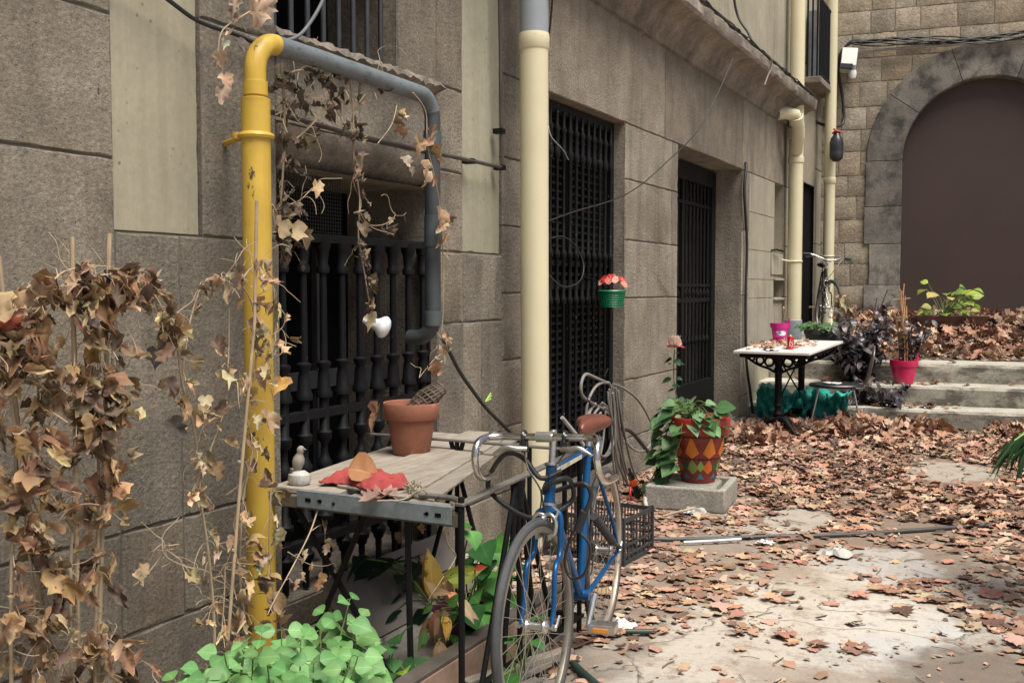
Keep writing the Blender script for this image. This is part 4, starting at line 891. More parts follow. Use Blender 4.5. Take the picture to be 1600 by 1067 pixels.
    for k in range(5): a = 2*math.pi*k/5; q.tube([BB+Vector((0, -.045, 0)), BB+Vector((.085*math.cos(a), -.045, .085*math.sin(a)))], .005, 6)
    B_(q, 'chainring', M_BLACKP)
    for s_ in (-1, 1):
        ang = R(-22) if s_ > 0 else R(158); e = BB+Vector((.17*math.cos(ang), s_*.065, .17*math.sin(ang)))
        q = MB(); q.tube([BB+Vector((0, s_*.055, 0)), e], [.013, .009], 8); cr_ = B_(q, 'crank', M_SILVER)
        q = MB(); pc_ = e+Vector((0, s_*.055, 0)); q.tube([e, pc_+Vector((0, s_*.045, 0))], .006, 8)
        for dx in (-.036, .036): q.box(pc_+Vector((dx-.003, -.045, -.012)), pc_+Vector((dx+.003, .045, .012)))
        for dy in (-.045, .045): q.box(pc_+Vector((-.036, dy-.003, -.012)), pc_+Vector((.036, dy+.003, .012)))
        pd = B_(q, 'pedal', M_SILVER)
        for dx in (-.041, .041): q = MB(); q.box(pc_+Vector((dx-.002, -.028, -.007)), pc_+Vector((dx+.002, .028, .007))); B_(q, 'reflector', M_AMB, pd)
    q = MB(); q.tube([BB+Vector((.0, -.045, .088)), RH+Vector((0, -.045, .035))], .003, 5); q.tube([BB+Vector((.0, -.045, -.088)), RH+Vector((.03, -.045, -.09)), RH+Vector((0, -.045, -.035))], .003, 5)
    for k in range(4): q.torus(RH+Vector((0, -.033-.005*k, 0)), .045-.006*k, .002, axis=(0,1,0), n=24, m=4)
    B_(q, 'chain', M('oily_chain', (.10, .09, .08), .5, .6))
    if drop:
        q = MB(); q.tube([BB.lerp(ST, .52)+Vector((-.01, .035, 0)), RH.lerp(BB, .38)+Vector((0, .07, .10))], .017, 14); q.tube([RH.lerp(BB, .38)+Vector((0, .07, .10)), RH+Vector((.02, .07, .02))], .009, 10); B_(q, 'frame_pump', M_RUBBER)
        q = MB(); q.tube(smoothpath([RH+Vector((.3, .02, wr*.9)), RH+Vector((.33, .02, .1)), BB+Vector((-.04, .02, .04))], 4), .004, 6); B_(q, 'gear_cable', M_CABLE)
rear = Vector((1.115, 3.88, 0)); front = Vector((1.285, 2.90, 0)); dd = front-rear
bk1 = thing('bicycle', 'blue racing bicycle with drop handlebar and brown saddle leaning on the iron railing', 'bicycle', tuple(rear), math.atan2(dd.y, dd.x))
bicycle(bk1, M_BLUE, True, steer=R(-5.5))
bk1.rotation_euler.x = R(1.0)
bk2 = thing('bicycle', 'black city bicycle with a curved chrome bar parked behind the far drainpipe', 'bicycle', (.14, 13.90, .83), R(-76))
bicycle(bk2, M_BLACKP, False, steer=R(22), saddle=M_RUBBER, wr=.34)
# cable lock wound round the head tube
Mw = bk1.matrix_basis
def bw(x, y, z): return Matrix.Translation(rear) @ Matrix.Rotation(math.atan2(dd.y, dd.x), 4, 'Z') @ Vector((x, y, z))
H = Vector((.80, 0, .79)); lk = thing('cable_lock', 'black cable lock looped between the blue frame and the railing', 'bicycle lock', tuple(bw(.8, 0, .8)))
q = MB(); q.tube(smoothpath([bw(.80, .02, .80), bw(.84, -.04, .78), bw(.83, -.10, .84), bw(.80, -.17, .85), bw(.77, -.23, .79), bw(.76, -.25, .72), bw(.79, -.18, .67), bw(.82, -.08, .64), bw(.80, .0, .66), bw(.76, .05, .70), bw(.80, .05, .77), bw(.85, .02, .78), bw(.84, -.03, .74), bw(.78, -.03, .72), bw(.77, .03, .74), bw(.80, .10, .76), bw(.79, .12, .72), bw(.80, .10, .66)], 6), .0085, 10); q.build('cable', M_CABLE, lk, smooth=60)
q = MB(); q.tube([bw(.80, .10, .67), bw(.80, .075, .60)], .0145, 12); q.build('lock_body', M_RUBBER, lk)
q = MB(); q.tube(smoothpath([bw(.80, .08, .60), bw(.80, .12, .55), bw(.80, .10, .46), bw(.79, .05, .44), bw(.79, .03, .5), bw(.80, .06, .6)], 5), .005, 8); q.build('thin_loop', M_CABLE, lk)
# ------------------------------------------------------------ DEAD CLIMBERS
def stem_px(q, pts, x, r=.004, jit=.0, k=5, n=6):
    P = [X(p[0], p[1], (p[2] if len(p) > 2 else x)) for p in pts]
    if P[0].z < .45 and pts[0][1] > 1000: P.insert(0, Vector((P[0].x, P[0].y+.02, 0)))
    path = smoothpath(P, k)
    L = len(path); q.tube(path, [r*(1-.45*i/L) for i in range(L)], n); return path
def dead_vine(label, x, stems, along, explicit=(), base=None, twigs=0, size=(.045, .085), cols=DLC, group=None, seed=1, name='dead_climber', half=IVY, hang=1.0, spread=.05):
    rr = random.Random(seed); random.seed(seed)
    st = MB(); lf = MB(); paths = [stem_px(st, s_[0], x, s_[1]) for s_ in stems]
    for pi, (path, n_) in enumerate(zip(paths, along)):
        for k in range(n_):
            i = rr.randrange(len(path)-1); p = path[i].lerp(path[i+1], rr.random()); o_ = Vector((rr.uniform(-.4, 1)*spread, rr.uniform(-1, 1)*spread, rr.uniform(-1, .5)*spread)); e = p+o_
            st.tube([p, p.lerp(e, .5)+Vector((0, 0, .012)), e], .0012, 4)
            f = Vector((rr.uniform(-.3, .9), rr.uniform(-.9, .9), -hang+rr.uniform(-.3, 1.0))); u = Vector((rr.uniform(.2, 1), rr.uniform(-1, .3), rr.uniform(-.3, .9)))
            lobed(lf, e, f, u, rr.uniform(*size), half, rr.uniform(.4, 2.3), rr.uniform(-2.2, 2.6), .13, var(rr.choice(cols), .35, rr), rr=rr, asp=(.3, .9))
    for e_ in explicit:
        px, py, s_ = e_[:3]; p = X(px, py, x+rr.uniform(.0, .05)); c = e_[3] if len(e_) > 3 else rr.choice(cols)
        lobed(lf, p, (rr.uniform(0, .5), rr.uniform(-.6, .6), -1), (1, rr.uniform(-.8, 0), rr.uniform(0, .6)), s_, half, rr.uniform(.3, .8), rr.uniform(-1, 1.4), .09, var(c, .15, rr), rr=rr)
    for k in range(twigs):
        path = rr.choice(paths); p = rr.choice(path); q_ = [p]; d = rdir(rr)
        for j in range(4): d = (d+rdir(rr)*.7).normalized(); q_.append(q_[-1]+d*rr.uniform(.02, .05))
        st.tube(smoothpath(q_, 3), .0013, 4)
    b0 = paths[0][0] if base is None else Vector(base)
    root = thing(name, label, 'dead vine', (b0.x, b0.y, 0), group=group)
    st.build('stems', M_STEM, root, smooth=60); lf.build('leaves', M_DEAD, root, smooth=180)
    return root
BR = [(.40, .245, .13), (.30, .175, .09), (.50, .33, .18), (.15, .10, .065), (.56, .39, .23), (.34, .20, .10), (.24, .15, .09)]
PALE = [(.50, .36, .21), (.42, .29, .16), (.33, .22, .12), (.60, .46, .29), (.22, .15, .09)]
dead_vine('mass of crisp brown dead climber hanging at the left edge of the wall', .42,
    [([(20, 1150), (18, 900), (25, 700), (10, 560), (20, 480), (60, 435)], .006), ([(50, 1150), (55, 950), (40, 800), (60, 640), (50, 520)], .005), ([(-40, 560), (20, 520), (55, 470), (100, 425), (150, 418)], .004), ([(-30, 600), (40, 592), (100, 588), (130, 598)], .004), ([(-30, 760), (20, 740), (60, 800), (90, 900)], .004), ([(-20, 1000), (30, 960), (80, 1000), (110, 1067)], .004)],
    [88, 62, 22, 8, 22, 34], twigs=60, cols=BR, seed=21, spread=.06, size=(.045, .092), explicit=[(10, 490, .08, (.5, .12, .06)), (0, 455, .09, BR[2]), (30, 455, .08, BR[2])])
dead_vine('dense brown dead climber wrapped round the two bamboo canes', .40,
    [([(150, 1150), (150, 950), (155, 760), (150, 640), (160, 520), (175, 440)], .006), ([(115, 1150), (110, 900), (120, 700), (118, 560), (115, 470), (110, 430)], .005), ([(60, 480), (100, 445), (160, 430), (205, 432), (240, 465), (255, 520)], .004), ([(160, 430), (140, 445), (130, 460)], .004), ([(175, 560), (180, 620), (185, 700), (170, 800)], .003), ([(115, 1000), (150, 990), (185, 1010), (210, 1040)], .004)],
    [105, 58, 30, 5, 16, 20], twigs=55, cols=BR, seed=5, spread=.055, size=(.045, .092))
dead_vine('tan dead climber between the canes and the yellow pipe with curling stems', .36,
    [([(330, 1150), (335, 990), (325, 860), (310, 760), (305, 680), (285, 600), (275, 530), (262, 500)], .0055), ([(285, 600), (290, 545), (300, 490), (320, 440), (345, 435), (370, 450)], .0035), ([(310, 760), (330, 700), (350, 640), (357, 560), (358, 480)], .003), ([(262, 500), (240, 460), (215, 435), (190, 430)], .004), ([(318, 890), (290, 885), (260, 870), (255, 855), (280, 850)], .003), ([(345, 1000), (350, 940), (352, 880)], .003)],
    [46, 12, 14, 12, 1, 9], twigs=60, cols=PALE, seed=8, spread=.05, size=(.04, .075), explicit=[(270, 500, .07), (255, 520, .07), (285, 510, .07), (300, 560, .06), (265, 590, .06, (.15, .1, .08)), (265, 655, .075, (.09, .07, .06)), (245, 545, .07, (.1, .08, .07)), (320, 620, .06), (225, 880, .05), (210, 895, .05), (335, 530, .07, (.2, .13, .08))])
dead_vine('pale dry climber tangled over the lower yellow pipe', .34,
    [([(380, 1150), (385, 1000), (375, 900), (380, 780), (395, 700), (385, 640), (400, 560), (395, 480), (375, 440)], .0045), ([(375, 440), (400, 415), (425, 440), (430, 500), (425, 560)], .003), ([(360, 1100), (358, 980), (365, 880), (372, 800)], .0045), ([(425, 740), (420, 860), (430, 940), (445, 1000)], .003)],
    [44, 14, 16, 16], twigs=55, cols=PALE, seed=13, spread=.045, size=(.04, .075), explicit=[(440, 590, .075, (.62, .34, .10)), (420, 640, .10, (.34, .22, .14)), (375, 430, .06), (385, 500, .07), (400, 505, .08), (400, 580, .08), (380, 590, .07), (430, 925, .09, (.5, .34, .2)), (410, 900, .07)])
dead_vine('brown climber dangling from the grey bend of the gas pipe', .17,
    [([(545, 98), (552, 180), (553, 250), (562, 310), (560, 370), (570, 430), (578, 480)], .0045), ([(560, 330), (575, 350), (595, 352), (610, 345), (618, 335), (612, 330)], .002), ([(590, 80), (600, 130), (580, 150)], .002)],
    [40, 3, 3], twigs=14, cols=[(.16, .115, .08), (.22, .16, .11), (.30, .22, .15)], seed=31, spread=.03, size=(.035, .065), explicit=[(556, 245, .06, (.42, .32, .2)), (611, 340, .035, (.5, .36, .22)), (575, 490, .08, (.40, .31, .17)), (565, 350, .07)])
dead_vine('dry climber hanging down the vertical leg of the grey pipe', .26,
    [([(645, 145), (665, 175), (668, 230), (680, 280), (688, 330), (692, 400), (693, 470), (690, 520)], .003), ([(620, 165), (612, 195), (590, 225)], .003), ([(705, 545), (680, 560), (655, 590)], .002)],
    [9, 3, 2], twigs=6, cols=[(.45, .30, .17), (.36, .24, .14)], seed=33, spread=.02, size=(.05, .08), explicit=[(657, 218, .08, (.5, .33, .18)), (660, 250, .07), (666, 268, .08, (.52, .36, .22)), (688, 325, .10, (.45, .29, .16)), (690, 345, .08), (695, 365, .05), (630, 245, .065, (.5, .42, .3)), (640, 262, .05, (.3, .24, .18)), (690, 540, .06)])
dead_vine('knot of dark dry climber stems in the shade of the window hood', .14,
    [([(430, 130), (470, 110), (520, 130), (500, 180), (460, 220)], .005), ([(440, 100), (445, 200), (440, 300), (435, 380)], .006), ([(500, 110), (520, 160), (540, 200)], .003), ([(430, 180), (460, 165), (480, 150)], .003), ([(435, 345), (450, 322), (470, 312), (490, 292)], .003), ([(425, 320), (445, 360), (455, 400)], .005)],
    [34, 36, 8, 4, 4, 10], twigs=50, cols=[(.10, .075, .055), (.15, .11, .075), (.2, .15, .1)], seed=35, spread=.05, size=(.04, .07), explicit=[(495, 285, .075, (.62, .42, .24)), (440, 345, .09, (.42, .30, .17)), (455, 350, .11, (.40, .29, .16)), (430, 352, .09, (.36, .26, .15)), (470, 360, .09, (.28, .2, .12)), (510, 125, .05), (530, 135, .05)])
dead_vine('short dry climber trailing from above beside the barred upper window', .2,
    [([(440, -60), (425, -15), (400, 12), (375, 28), (348, 48), (341, 80), (342, 120)], .004), ([(360, -20), (372, 20), (385, 50)], .002)],
    [2, 3], cols=[(.5, .36, .23), (.58, .42, .28)], seed=37, spread=.03, size=(.05, .07), explicit=[(400, 0, .11, (.62, .44, .3)), (415, -5, .09, (.6, .44, .3)), (365, -5, .07, (.6, .45, .34)), (350, 115, .07, (.6, .42, .28)), (345, 135, .075, (.5, .38, .26)), (370, 60, .06, (.13, .1, .075)), (352, 62, .04, (.5, .44, .34))])
dead_vine('sparse dry twigs with a few leaves in the dark beneath the shelf', .45,
    [([(500, 785), (485, 830), (460, 880), (430, 935), (418, 960)], .003), ([(450, 862), (480, 880), (505, 884), (520, 880)], .002), ([(485, 830), (505, 820), (508, 850)], .0015)],
    [2, 3, 2], cols=[(.34, .25, .16)], seed=41, spread=.02, size=(.03, .05), explicit=[(505, 895, .05, (.5, .26, .12)), (497, 905, .045, (.45, .24, .12)), (470, 895, .04), (508, 850, .04), (655, 820, .045, (.5, .27, .14)), (620, 832, .05, (.28, .17, .08))])
dead_vine('bent pale dry stalk hanging from the shelf corner above the wilting potted plant', .78, [([(690, 800), (700, 850), (712, 870), (690, 905), (670, 935)], .003)], [2], cols=[(.34, .25, .16)], seed=43, spread=.02, size=(.03, .05))
# canes
def cane(pts, x, r, label):
    q = MB(); P = [X(p[0], p[1], x) for p in pts]; e = P[-1]+(P[-1]-P[-2])*(P[-1].z/max(.01, P[-2].z-P[-1].z)); P[-1] = e; q.tube(P, r, 8)
    for i in range(1, 6):
        c = P[0].lerp(P[-1], i/6); q.lathe([(r, -.004), (r*1.18, 0), (r, .004)], tuple(c), 8)
    return tag(q.build('bamboo_cane', M('bamboo', (.36, .27, .17), .6, var=.25, vs=12)), label, 'garden cane', 'canes holding the dead climbers')
cane([(171, 365), (163, 700), (150, 1180)], .39, .0065, 'brown bamboo cane with a dark tie, right one of the pair inside the dead climber')
cane([(113, 370), (118, 700), (125, 1180)], .40, .006, 'greyish bamboo cane, left one of the pair inside the dead climber')
cane([(401, 314), (398, 500), (375, 760), (350, 1080)], .38, .0055, 'pale slim cane leaning across the yellow pipe')
cane([(-2, 400), (25, 640), (60, 900), (90, 1150)], .40, .006, 'slanting grey cane half hidden at the far left of the dead climber')
q = MB(); p = X(168, 432, .40)
for k in range(10): d = rdir(); q.tube([p, p+d*.022], .003, 4)
tag(q.build('twist_tie', M('green_black_tie', (.02, .035, .03), .6), smooth=60), 'dark green tie at the top of the brown cane', 'tie')
q = MB(); p = X(413, 236, .14); q.lathe([(.0, -.012), (.011, -.01), (.011, .01), (0, .012)], tuple(p), 10, M=Euler((R(70), 0, R(60))).to_matrix()); tag(q.build('peg', M('pink_plastic', (.7, .06, .14), .3), smooth=50), 'tiny bright pink peg beside the yellow pipe', 'peg')

# ------------------------------------------------------------ GREEN PLANTS NEAR
def sprig(st, lf, base, top, n, L0, L1, col, prof=OV, W=.95, seed=0, droop=.35):
    rr = random.Random(seed); b0, t0 = Vector(base), Vector(top); mid = b0.lerp(t0, .5)+Vector((rr.uniform(-.03, .03), rr.uniform(-.03, .03), .0)); path = smoothpath([b0, mid, t0], 6)
    st.tube(path, [.004*(1-.6*i/len(path)) for i in range(len(path))], 6); a0 = rr.uniform(0, 3)
    for k in range(n):
        f = 1-k*.11 if n > 1 else 1; p = path[min(len(path)-1, max(0, int(f*(len(path)-1))))]; L = L0+(L1-L0)*min(1, k/2.)
        for s_ in (0, 1):
            a = a0+k*math.pi/2+s_*math.pi+rr.uniform(-.3, .3); d = Vector((math.cos(a), math.sin(a), .15-.16*k+rr.uniform(-.25, .2))); pe = p+d*L*.35
            st.tube([p, p.lerp(pe, .5)+Vector((0,0,.004)), pe], .0013, 4)
            leaf(lf, pe, d, (.5+rr.uniform(-.2, .2), -.65, .75), L*rr.uniform(.85, 1.15), W*rr.uniform(.9, 1.1), prof, .18, droop*rr.uniform(.3, 1.6), var(col, .18, rr), rr.uniform(-.3, .3), .008)
def plant(name, label, cat, root, pot=None): return thing(name, label, cat, root)
G1 = (.15, .34, .11); G2 = (.22, .44, .15)
rt = thing('leafy_shrub', 'bright green soft leaved bush growing at the foot of the yellow pipe', 'shrub', (.85, 2.15, 0)); st = MB(); lf = MB()
rs5 = random.Random(17)
for k, (px, py, d) in enumerate([(546, 938, .82), (440, 985, .80), (408, 995, .85), (500, 985, .80), (470, 1000, .95), (350, 1020, .85), (320, 1045, .85), (395, 1030, 1.0), (440, 1040, 1.05), (530, 1010, .85), (490, 1035, 1.0), (300, 1060, .8), (275, 1065, .8), (360, 1065, 1.0), (420, 1075, 1.1), (470, 1075, 1.1), (530, 1060, .95), (565, 990, .78), (385, 1005, .75), (455, 1012, .75), (330, 1075, .7), (575, 1020, .8), (510, 960, .7), (560, 965, .8)]+[(rs5.uniform(275, 560), rs5.uniform(1015, 1090), rs5.uniform(.75, 1.1)) for _ in range(22)]):
    t_ = X(px, py, d); b_ = Vector((t_.x*.6+.85*.4+rs5.uniform(-.05, .05), t_.y*.6+2.2*.4, 0)); sprig(st, lf, b_, t_, 5 if k else 6, .05, .098, G2 if k % 2 else G1, seed=k+50, W=.98)
st.build('stems', M_GSTEM, rt, smooth=60); lf.build('leaves', M_GREEN, rt, smooth=60)

def bush(name, label, cat, root, pts, L, col, prof=HEART, W=1.0, seed=1, stemr=.003, mat_=None, droop=.6, up=(0, -.4, 1), base=None, par=None):
    """leaves at given world points, each joined by a petiole to the root"""
    rr = random.Random(seed); st = MB(); lf = MB(); rt = par or thing(name, label, cat, root); b0 = Vector(base or root)
    for i, p in enumerate(pts):
        c = col[i % len(col)] if isinstance(col[0], tuple) else col; p = Vector(p); m_ = b0.lerp(p, .6)+Vector((rr.uniform(-.03, .03), rr.uniform(-.03, .03), .05))
        st.tube(smoothpath([b0+Vector((rr.uniform(-.02, .02), rr.uniform(-.02, .02), 0)), m_, p], 4), stemr, 5)
        d = (p-b0); d.z *= .15; d = d.normalized() if d.length > .01 else Vector((1, 0, 0)); d += Vector((rr.uniform(-.5, .5), rr.uniform(-.5, .3), rr.uniform(-.7, .1)))
        leaf(lf, p, d, Vector(up)+rdir(rr)*.5, L*rr.uniform(.7, 1.25), W*rr.uniform(.85, 1.1), prof, rr.uniform(.05, .3), droop*rr.uniform(.2, 1.5), var(c, .2, rr), rr.uniform(-.4, .4), .012)
    st.build('stems', M_GSTEM, rt, smooth=60); lf.build('leaves', mat_ or M_GREEN, rt, smooth=60); return rt
rr6 = random.Random(66)
pts = [X(px, py, xx) for px, py, xx in [(725, 815, .78), (735, 830, .8), (752, 852, .75), (772, 848, .8), (790, 850, .7), (760, 880, .78), (775, 905, .8), (745, 905, .72), (795, 880, .7), (765, 935, .8), (738, 930, .75), (728, 950, .8), (790, 940, .75), (750, 960, .8), (800, 970, .8), (815, 945, .75)]] + [X(rr6.uniform(700, 810), rr6.uniform(840, 1000), rr6.uniform(.45, .8)) for _ in range(22)]
bush('pothos_plant', 'green broad leaved plant growing behind the fanned railing bars', 'plant', (.62, 3.62, 0), pts, .11, [(.08, .24, .05), (.13, .34, .08), (.04, .13, .035)], seed=4)
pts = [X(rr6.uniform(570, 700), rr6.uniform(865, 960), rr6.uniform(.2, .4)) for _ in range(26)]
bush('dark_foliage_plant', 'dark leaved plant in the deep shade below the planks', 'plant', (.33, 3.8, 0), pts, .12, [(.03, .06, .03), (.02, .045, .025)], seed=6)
pts = [X(px, py, .82) for px, py in [(632, 1046), (615, 1030), (600, 1050), (640, 1075), (590, 1070), (625, 990), (608, 1010)]] + [X(rr6.uniform(560, 660), rr6.uniform(1000, 1090), rr6.uniform(.5, .85)) for _ in range(12)]
bush('ivy_plant', 'low ivy with one lime green leaf below the wooden edge board', 'plant', (.7, 2.9, 0), pts, .085, [(.35, .55, .08), (.06, .16, .05), (.05, .13, .05), (.08, .2, .06)], seed=9)
pts = [Z(px, py, zz) for px, py, zz in [(795, 1050, .08), (805, 1000, .2), (835, 1000, .2), (790, 1020, .12), (780, 1060, .08), (825, 975, .22)]]+[Z(rr6.uniform(770, 850), rr6.uniform(980, 1065), rr6.uniform(.05, .15)) for _ in range(8)]
bush('ground_ivy', 'small green plant seen through the spokes of the front wheel', 'plant', tuple(Vector((pts[0].x, pts[0].y+.1, 0))), pts, .08, [(.08, .24, .06), (.12, .34, .08)], seed=12)
# purple pot with orange and green leaves
cp_ = Vector((.70, 3.42, 0)); pr = thing('potted_croton', 'wilting orange and green leaved plant in a purple pot behind the railing', 'potted plant', tuple(cp_))
q = MB(); q.lathe([(0, .012), (.075, .012), (.078, .02), (.11, .15), (.115, .155), (.115, .165), (.105, .165), (.1, .14), (0, .14)], tuple(cp_), 30, cap=False); q.build('pot', M('purple_plastic', (.085, .012, .04), .35), pr, smooth=35)
st = MB(); lf = MB(); b0 = cp_+Vector((0, 0, .12))
def PD(px, py, zd): return Vector(CAM)+ray(px, py)*zd
def big(px, py, qx, qy, d0, c, W=.48, prof=OV, fold=.35, curl=.4, tw=0, rough=.02, dead=False):
    zd = 3.85-(d0-.7)*2.2; a = PD(px, py, zd); e = PD(qx, qy, zd-.03); L = (e-a).length; st.tube(smoothpath([b0, b0.lerp(a, .6)+Vector((.02, 0, .02)), a], 4), .003, 5)
    leaf(lf, a, e-a, (1, -.5, .5), L, W, prof, fold, curl, c, tw, rough)
OR, YG, GR_, TN, RD = (.70, .22, .05), (.40, .42, .06), (.12, .30, .06), (.42, .27, .15), (.62, .10, .05)
for a in [(676, 935, 676, 856, .74, (.45, .30, .06)), (672, 932, 668, 868, .73, OR), (690, 910, 758, 886, .76, YG), (700, 905, 735, 898, .78, (.3, .4, .07)), (742, 888, 760, 884, .775, RD), (686, 935, 668, 905, .78, TN), (680, 925, 705, 925, .8, TN), (698, 940, 702, 898, .77, (.32, .17, .10)), (700, 925, 728, 950, .79, OR), (700, 945, 728, 925, .8, GR_), (715, 935, 745, 972, .8, (.62, .45, .26)), (692, 960, 705, 1000, .8, YG), (697, 962, 700, 1002, .81, (.55, .30, .06)), (680, 955, 676, 1003, .79, (.36, .15, .09)), (690, 950, 690, 1030, .8, (.30, .18, .11)), (674, 965, 655, 1000, .78, (.35, .24, .10)), (665, 985, 655, 1020, .8, (.10, .2, .05)), (685, 1000, 690, 1065, .82, (.35, .22, .12)), (720, 950, 750, 965, .77, TN), (675, 945, 660, 960, .76, GR_), (695, 975, 715, 960, .75, GR_)]: big(*a)
st.build('stems', M_GSTEM, pr, smooth=60); lf.build('leaves', M('autumn_leaf', (1, 1, 1), .5, var=.3, vs=14, bs=60, v=True, transl=.2, spot=((.18, .26, .05), .56, 14)), pr, smooth=60)
# board, edging planks, slats
q = MB(); q.add([(.16, 3.22, .24), (.16, 4.15, .24), (.34, 4.15, .0), (.34, 3.22, .0)], [(0,1,2,3)]); o_ = q.build('leaning_board', M('shaded_board', (.24, .21, .18), .8, var=.2, vs=3, bs=30), smooth=0); o_.modifiers.new('t', 'SOLIDIFY').thickness = .02  # base colour lowered to put the shade under the shelf into the board
tag(o_, 'dusty pale board, coloured darker for shade, leaning under the grilled window', 'board')
eb = thing('edging_board', 'reddish brown wooden board edging the plant bed behind the front wheel', 'board', (.93, 3.3, 0))
q = MB(); q.box((.905, 2.66, .0), (.93, 3.95, .13), tilt=(0, R(-8), 0)); q.build('plank', M('old_brown_board', (.21, .14, .095), .8, var=.35, vs=8, bs=40), eb, bevel=.002); q = MB(); q.box((.85, 2.66, .131), (.915, 3.95, .145)); q.build('lip', M('dark_board_lip', (.08, .065, .052), .8, var=.3), eb, bevel=.002)
for k, (a, yy, lb) in enumerate(((R(18), 2.98, 'lowest grey wooden slat under the front wheel'), (R(12), 3.10, 'middle grey wooden slat under the front wheel'), (R(22), 3.22, 'farthest grey wooden slat under the front wheel'))):
    q = MB(); q.box((1.03, yy-.25, .01+.02*k), (1.075, yy+.25, .03+.02*k), tilt=(0, 0, -a)); tag(q.build('wooden_slat', M_WOOD, bevel=.002), lb, 'slat', 'slats under the front wheel')

# ------------------------------------------------------------ CRATE
cr0 = Vector((.62, 5.02, 0)); ct = thing('plastic_crate', 'black slatted plastic crate on the ground behind the rear wheel', 'crate', tuple(cr0), R(-4))
def cwall(q, p, d, L, H, n, up0=.01):
    d = Vector(d); q_ = Vector(p)
    for z in (.004, .05, .10, .15, H-.012): a = q_+Vector((0,0,z)); b_ = a+d*L; q.box((min(a.x,b_.x)-.004, min(a.y,b_.y)-.004, z-.005), (max(a.x,b_.x)+.004, max(a.y,b_.y)+.004, z+(.018 if z in (.004, H-.012) else .004)))
    for i in range(n+1): a = q_+d*(L*i/n); q.box((a.x-.003, a.y-.003, .01), (a.x+.003, a.y+.003, H-.01))
W2, D2, H2 = .23, .18, .235
for nm, p, d, L, n in (('side', (-W2, -D2, 0), (1,0,0), 2*W2, 26), ('side', (-W2, D2, 0), (1,0,0), 2*W2, 26), ('end', (-W2, -D2, 0), (0,1,0), 2*D2, 7), ('end', (W2, -D2, 0), (0,1,0), 2*D2, 7)):
    q = MB(); cwall(q, p, d, L, H2, n); q.build(nm, M_RUBBER, ct, local=True, smooth=0)
q = MB()
for sx in (-1, 1):
    for sy in (-1, 1): q.box((sx*W2-.008, sy*D2-.008, 0), (sx*W2+.008, sy*D2+.008, H2+.012))
q.box((-W2, -D2, 0), (W2, D2, .006)); q.build('base', M_RUBBER, ct, local=True, smooth=0)
q = MB(); rr = random.Random(3)
for k in range(26): lobed(q, cr0+Vector((rr.uniform(-.19, .19), rr.uniform(-.14, .14), rr.uniform(.01, .08))), rdir(rr), (0, 0, 1), .09, PLANE, .4, .5, .06, var((.5, .30, .18), .25, rr), rr=rr)
stuff(tag(q.build('crate_litter', M_LITTER), 'dead leaves and scraps gathered inside the black crate', 'leaves'))

# ------------------------------------------------------------ COILED HOSE, PUMP
hs = thing('coiled_hose', 'bundle of coiled grey hose hanging on the lattice window corner above the crate', 'hose', tuple(X(960, 800, .12)))
q = MB()
def loop(pts, r=.011, x=.09, k=6): q.tube(smoothpath([X(p[0], p[1], x+(p[2] if len(p) > 2 else 0)) for p in pts], k), r, 8)
loop([(948, 598), (930, 590), (915, 585), (908, 600), (910, 618), (925, 630), (945, 640)])
for dx, dy, s_ in ((0, 0, 1), (4, 3, .9), (7, 6, .8), (-2, 4, 1.05)):
    cx, cy = 937+dx, 672+dy; loop([(cx+math.sin(a)*20*s_, cy-math.cos(a)*44*s_, .01*dx/4) for a in [i*2*math.pi/12+.2 for i in range(12)]], .0085)
loop([(915, 660), (918, 630), (930, 605), (945, 598), (955, 610), (965, 700), (968, 800)], .010)
loop([(958, 600), (975, 607), (997, 625), (1015, 655), (1022, 680), (1012, 700), (998, 705), (982, 695), (974, 675), (968, 640), (957, 612)], .009)
for i, (a, b_, c) in enumerate(((955, 962, 970), (958, 970, 978), (962, 975, 992), (952, 958, 965), (966, 985, 1004), (950, 972, 984), (957, 965, 988))): loop([(a, 602+i*2), (a+3, 640), (b_, 720), (c, 775), (c+2, 830)], .008, .08+.015*i)
loop([(946, 640), (942, 690), (930, 760), (935, 820)], .008, .1)
q.build('hose', M('grey_rubber_hose', (.20, .185, .165), .55, var=.25, vs=6), hs, smooth=60)
q = MB(); q.tube([X(948, 600, .09), X(944, 588, .1), X(950, 576, .1)], .004, 6); q.tube(smoothpath([X(920, 628, .12), X(935, 615, .13), X(930, 640, .13), X(918, 620, .12), X(942, 632, .12)]), .003, 5); q.build('binding', M_IRONCHIP, hs, smooth=60)
line('garden_hose', M_CABLE, [X(970, 670, .05), X(985, 674, .06), X(1000, 690, .08), X(1020, 715, .12), X(1045, 745, .2), X(1055, 752, .25)], .014, 'black hose curving from the coil down to the painted pot', 'hose')
line('garden_hose', M('pale_hose', (.42, .40, .35), .5), [Z(1012, 800, .02), Z(1008, 780, .06), X(1012, 760, .38), X(1022, 748, .36), X(1032, 752, .36)], .014, 'pale hose hooked over the corner of the concrete planter', 'hose')
line('grey_rod', M('grey_rod_paint', (.25, .25, .24), .5), [X(878, 652, .3), X(905, 685, .35), X(922, 712, .4)], .012, 'grey rod slanting behind the brown saddle', 'rod', k=1)
pu = thing('hand_pump', 'black hand pump with an orange band and red hose standing beside the crate', 'pump', tuple(X(1002, 800, .3)))
q = MB(); a, b_ = X(983, 732, .32), X(1001, 790, .34); q.tube([a, a.lerp(b_, .14)], .010, 10); q.tube([a.lerp(b_, .14), a.lerp(b_, .75)], [.019, .021], 14); q.build('barrel', M_BLACKP, pu, smooth=50)
q = MB(); q.tube([a.lerp(b_, .27), a.lerp(b_, .42)], .0222, 14); q.build('orange_band', M('orange_plastic', (.85, .12, .02), .4), pu)
